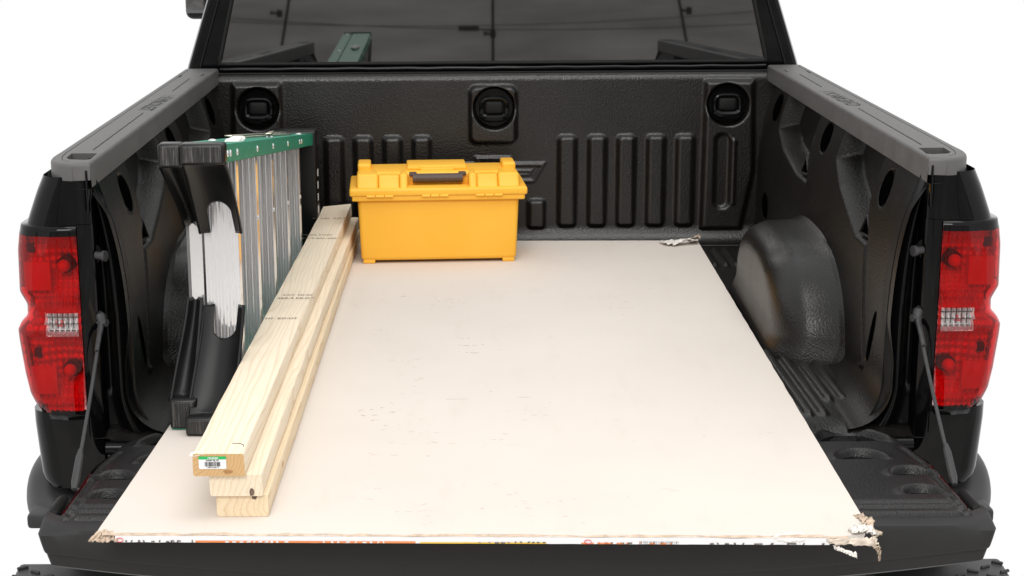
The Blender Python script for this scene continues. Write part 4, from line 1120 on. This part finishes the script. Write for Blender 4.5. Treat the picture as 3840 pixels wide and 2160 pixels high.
# boots: pads and gussets
def pad(nm, x0, x1, z0, z1, y):
    p = box(nm, ((x0+x1)/2, y+.018, (z0+z1)/2), (x1-x0, .040, z1-z0), MAT['boot'], lad, .006, 3)
    bm = bmesh.new(); bm_box(bm, ((x0+x1)/2, y-.0022, (z0+z1)/2), (x1-x0-.010, .004, z1-z0-.010), .0012, 1)
    bm_fin("pad_face", bm, MAT['pad'], p)
    n_ = int((x1-x0-.012)/.0042)
    return p
pad("foot_pad", -.592, -.5095, .509, .548, 2.918); pad("foot_pad", -.633, -.588, .503, .5475, 2.926)
pad("foot_pad", -.600, -.512, -.0, .036, 2.895); pad("foot_pad", -.636, -.584, .0012, .060, 2.935)
def gusset(xa0, xa1, za, ya, xb0, xb1, zb_, yb, cut=0.0, nm="foot_bracket", bulge=.02):
    """curved plastic plate from the pad (a) to the step (b), with a round bite at the step end and side flanges"""
    n_, m_ = 26, 61; rows = []
    for j in range(m_):
        v = j/(m_-1)
        bite = cut*(.62+.38*math.sqrt(max(0, 1-((v-.55)/.31)**2))) if (cut and abs(v-.55) < .31) else 0
        row = []
        for i in range(n_):
            u = i/(n_-1)*(1-bite); e = sstep(0, 1, np.array(u)); e = float(e)
            x0 = xa0+(xb0-xa0)*e; x1 = xa1+(xb1-xa1)*e
            z = za+(zb_-za)*u; y = ya+(yb-ya)*(u**.8)
            yy_ = y + bulge*(1-(2*v-1)**2)*(1-.2*u)
            row.append((x0+(x1-x0)*v, yy_, z))
        rows.append(row)
    o = grid(nm, np.array(rows), MAT['boot'], lad, smooth=True)
    md = o.modifiers.new("s", 'SOLIDIFY'); md.thickness = .005; md.offset = 0
    # rolled flanges
    for j in (0, m_-1):
        tube("bracket_flange", rows[j][::2]+[rows[j][-1]], .0035, MAT['boot'], o, 6)
    return o
gusset(-.590, -.511, .512, 2.928, -.588, -.5085, .353, 3.085, .44)
gusset(-.598, -.513, .030, 2.905, -.586, -.5095, .207, 3.088, .33)
gusset(-.632, -.598, .506, 2.936, -.618, -.592, .366, 3.090, .0)
gusset(-.634, -.594, .055, 2.945, -.618, -.592, .222, 3.090, .0)
# (shifted a touch to the wall so it clears the boards)
lad.location.x -= .009
# top cap at the far end
box("ladder_top_cap", (-.579, 4.64, .183), (.134, .075, .363), MAT['boot'], lad, .006, 3)
bm = bmesh.new()
for k in range(5): bm_box(bm, (-.5114, 4.625+.003*k, .10+.035*k), (.0012, .012, .020), 0)
bm_fin("cap_marking", bm, MAT['label_w'], lad, smooth=False)

# ================================================================== what the rear window mirrors
# grey studio cloth behind the camera: hangs down; unseen ground run added to darken paint reflections
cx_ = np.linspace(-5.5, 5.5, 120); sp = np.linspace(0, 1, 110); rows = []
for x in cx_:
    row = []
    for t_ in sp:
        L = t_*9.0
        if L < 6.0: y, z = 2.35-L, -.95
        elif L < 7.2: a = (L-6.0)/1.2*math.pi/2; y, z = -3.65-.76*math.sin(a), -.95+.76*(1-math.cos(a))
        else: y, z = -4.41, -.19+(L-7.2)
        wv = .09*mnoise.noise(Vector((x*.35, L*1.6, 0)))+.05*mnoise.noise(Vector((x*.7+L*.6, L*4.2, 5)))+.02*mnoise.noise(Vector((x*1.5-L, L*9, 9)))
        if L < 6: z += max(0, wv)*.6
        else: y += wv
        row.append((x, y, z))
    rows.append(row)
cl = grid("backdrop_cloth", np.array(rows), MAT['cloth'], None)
cl['label'] = "wrinkled grey studio cloth that the cab's rear window reflects, with an added unseen ground run"; cl['category'] = "backdrop"
cl['kind'] = 'structure'
def light_stand(x, y, h_, lean, label, clamp):
    t_ = thing("light_stand", (x, y, -.95), label, "stand", "stands mirrored in the rear window")
    tube("pole", [(x, y, -.62), (x+lean*.5, y, .0), (x+lean, y, h_)], [.016, .013, .011], MAT['rubber'], t_, 10)
    for k in range(3):
        a = 2*math.pi*k/3+.4
        tube("leg", [(x, y, -.45), (x+.42*math.cos(a), y+.42*math.sin(a), -.935)], .009, MAT['rubber'], t_, 8)
    for z in clamp:
        k_ = (z+.62)/(h_+.62)
        c = box("clamp", (x+lean*k_, y, z), (.045, .045, .055), MAT['rubber'], t_, .008)
        tube("clamp_knob", [(x+lean*k_-.02, y, z), (x+lean*k_-.075, y, z+.006)], [.006, .016], MAT['rubber'], c, 8)
    return t_
st1 = light_stand(.10, -1.5, 1.0, .0, "black stand with clamps mirrored near the middle of the rear window", (.09, .36))
tube("crossbar", [(.10, -1.5, .385), (-.06, -1.5, .40)], .006, MAT['rubber'], st1, 8)
box("remote", (-.09, -1.5, .40), (.16, .04, .035), MAT['rubber'], st1, .006)
light_stand(-1.95, -1.9, 1.3, .55, "leaning black stand mirrored beside the rail in the rear window", (.5,))
light_stand(2.05, -1.9, 1.3, -.60, "leaning black stand mirrored beside the plain rail in the rear window", (.5,))
for (z0, z1, yy_) in ((.47, .36, -2.6), (.40, .45, -3.1)):
    cd = tube("hanging_cable", [(x, yy_, z0+(z1-z0)*(x+3)/6-.12*(1-(x/3.2)**2)+.06) for x in np.linspace(-3.2, 3.2, 24)], .0035, MAT['rubber'], st1, 6)
for o in bpy.data.objects:
    for k in ('_loc', '_rot'):
        if k in o: del o[k]
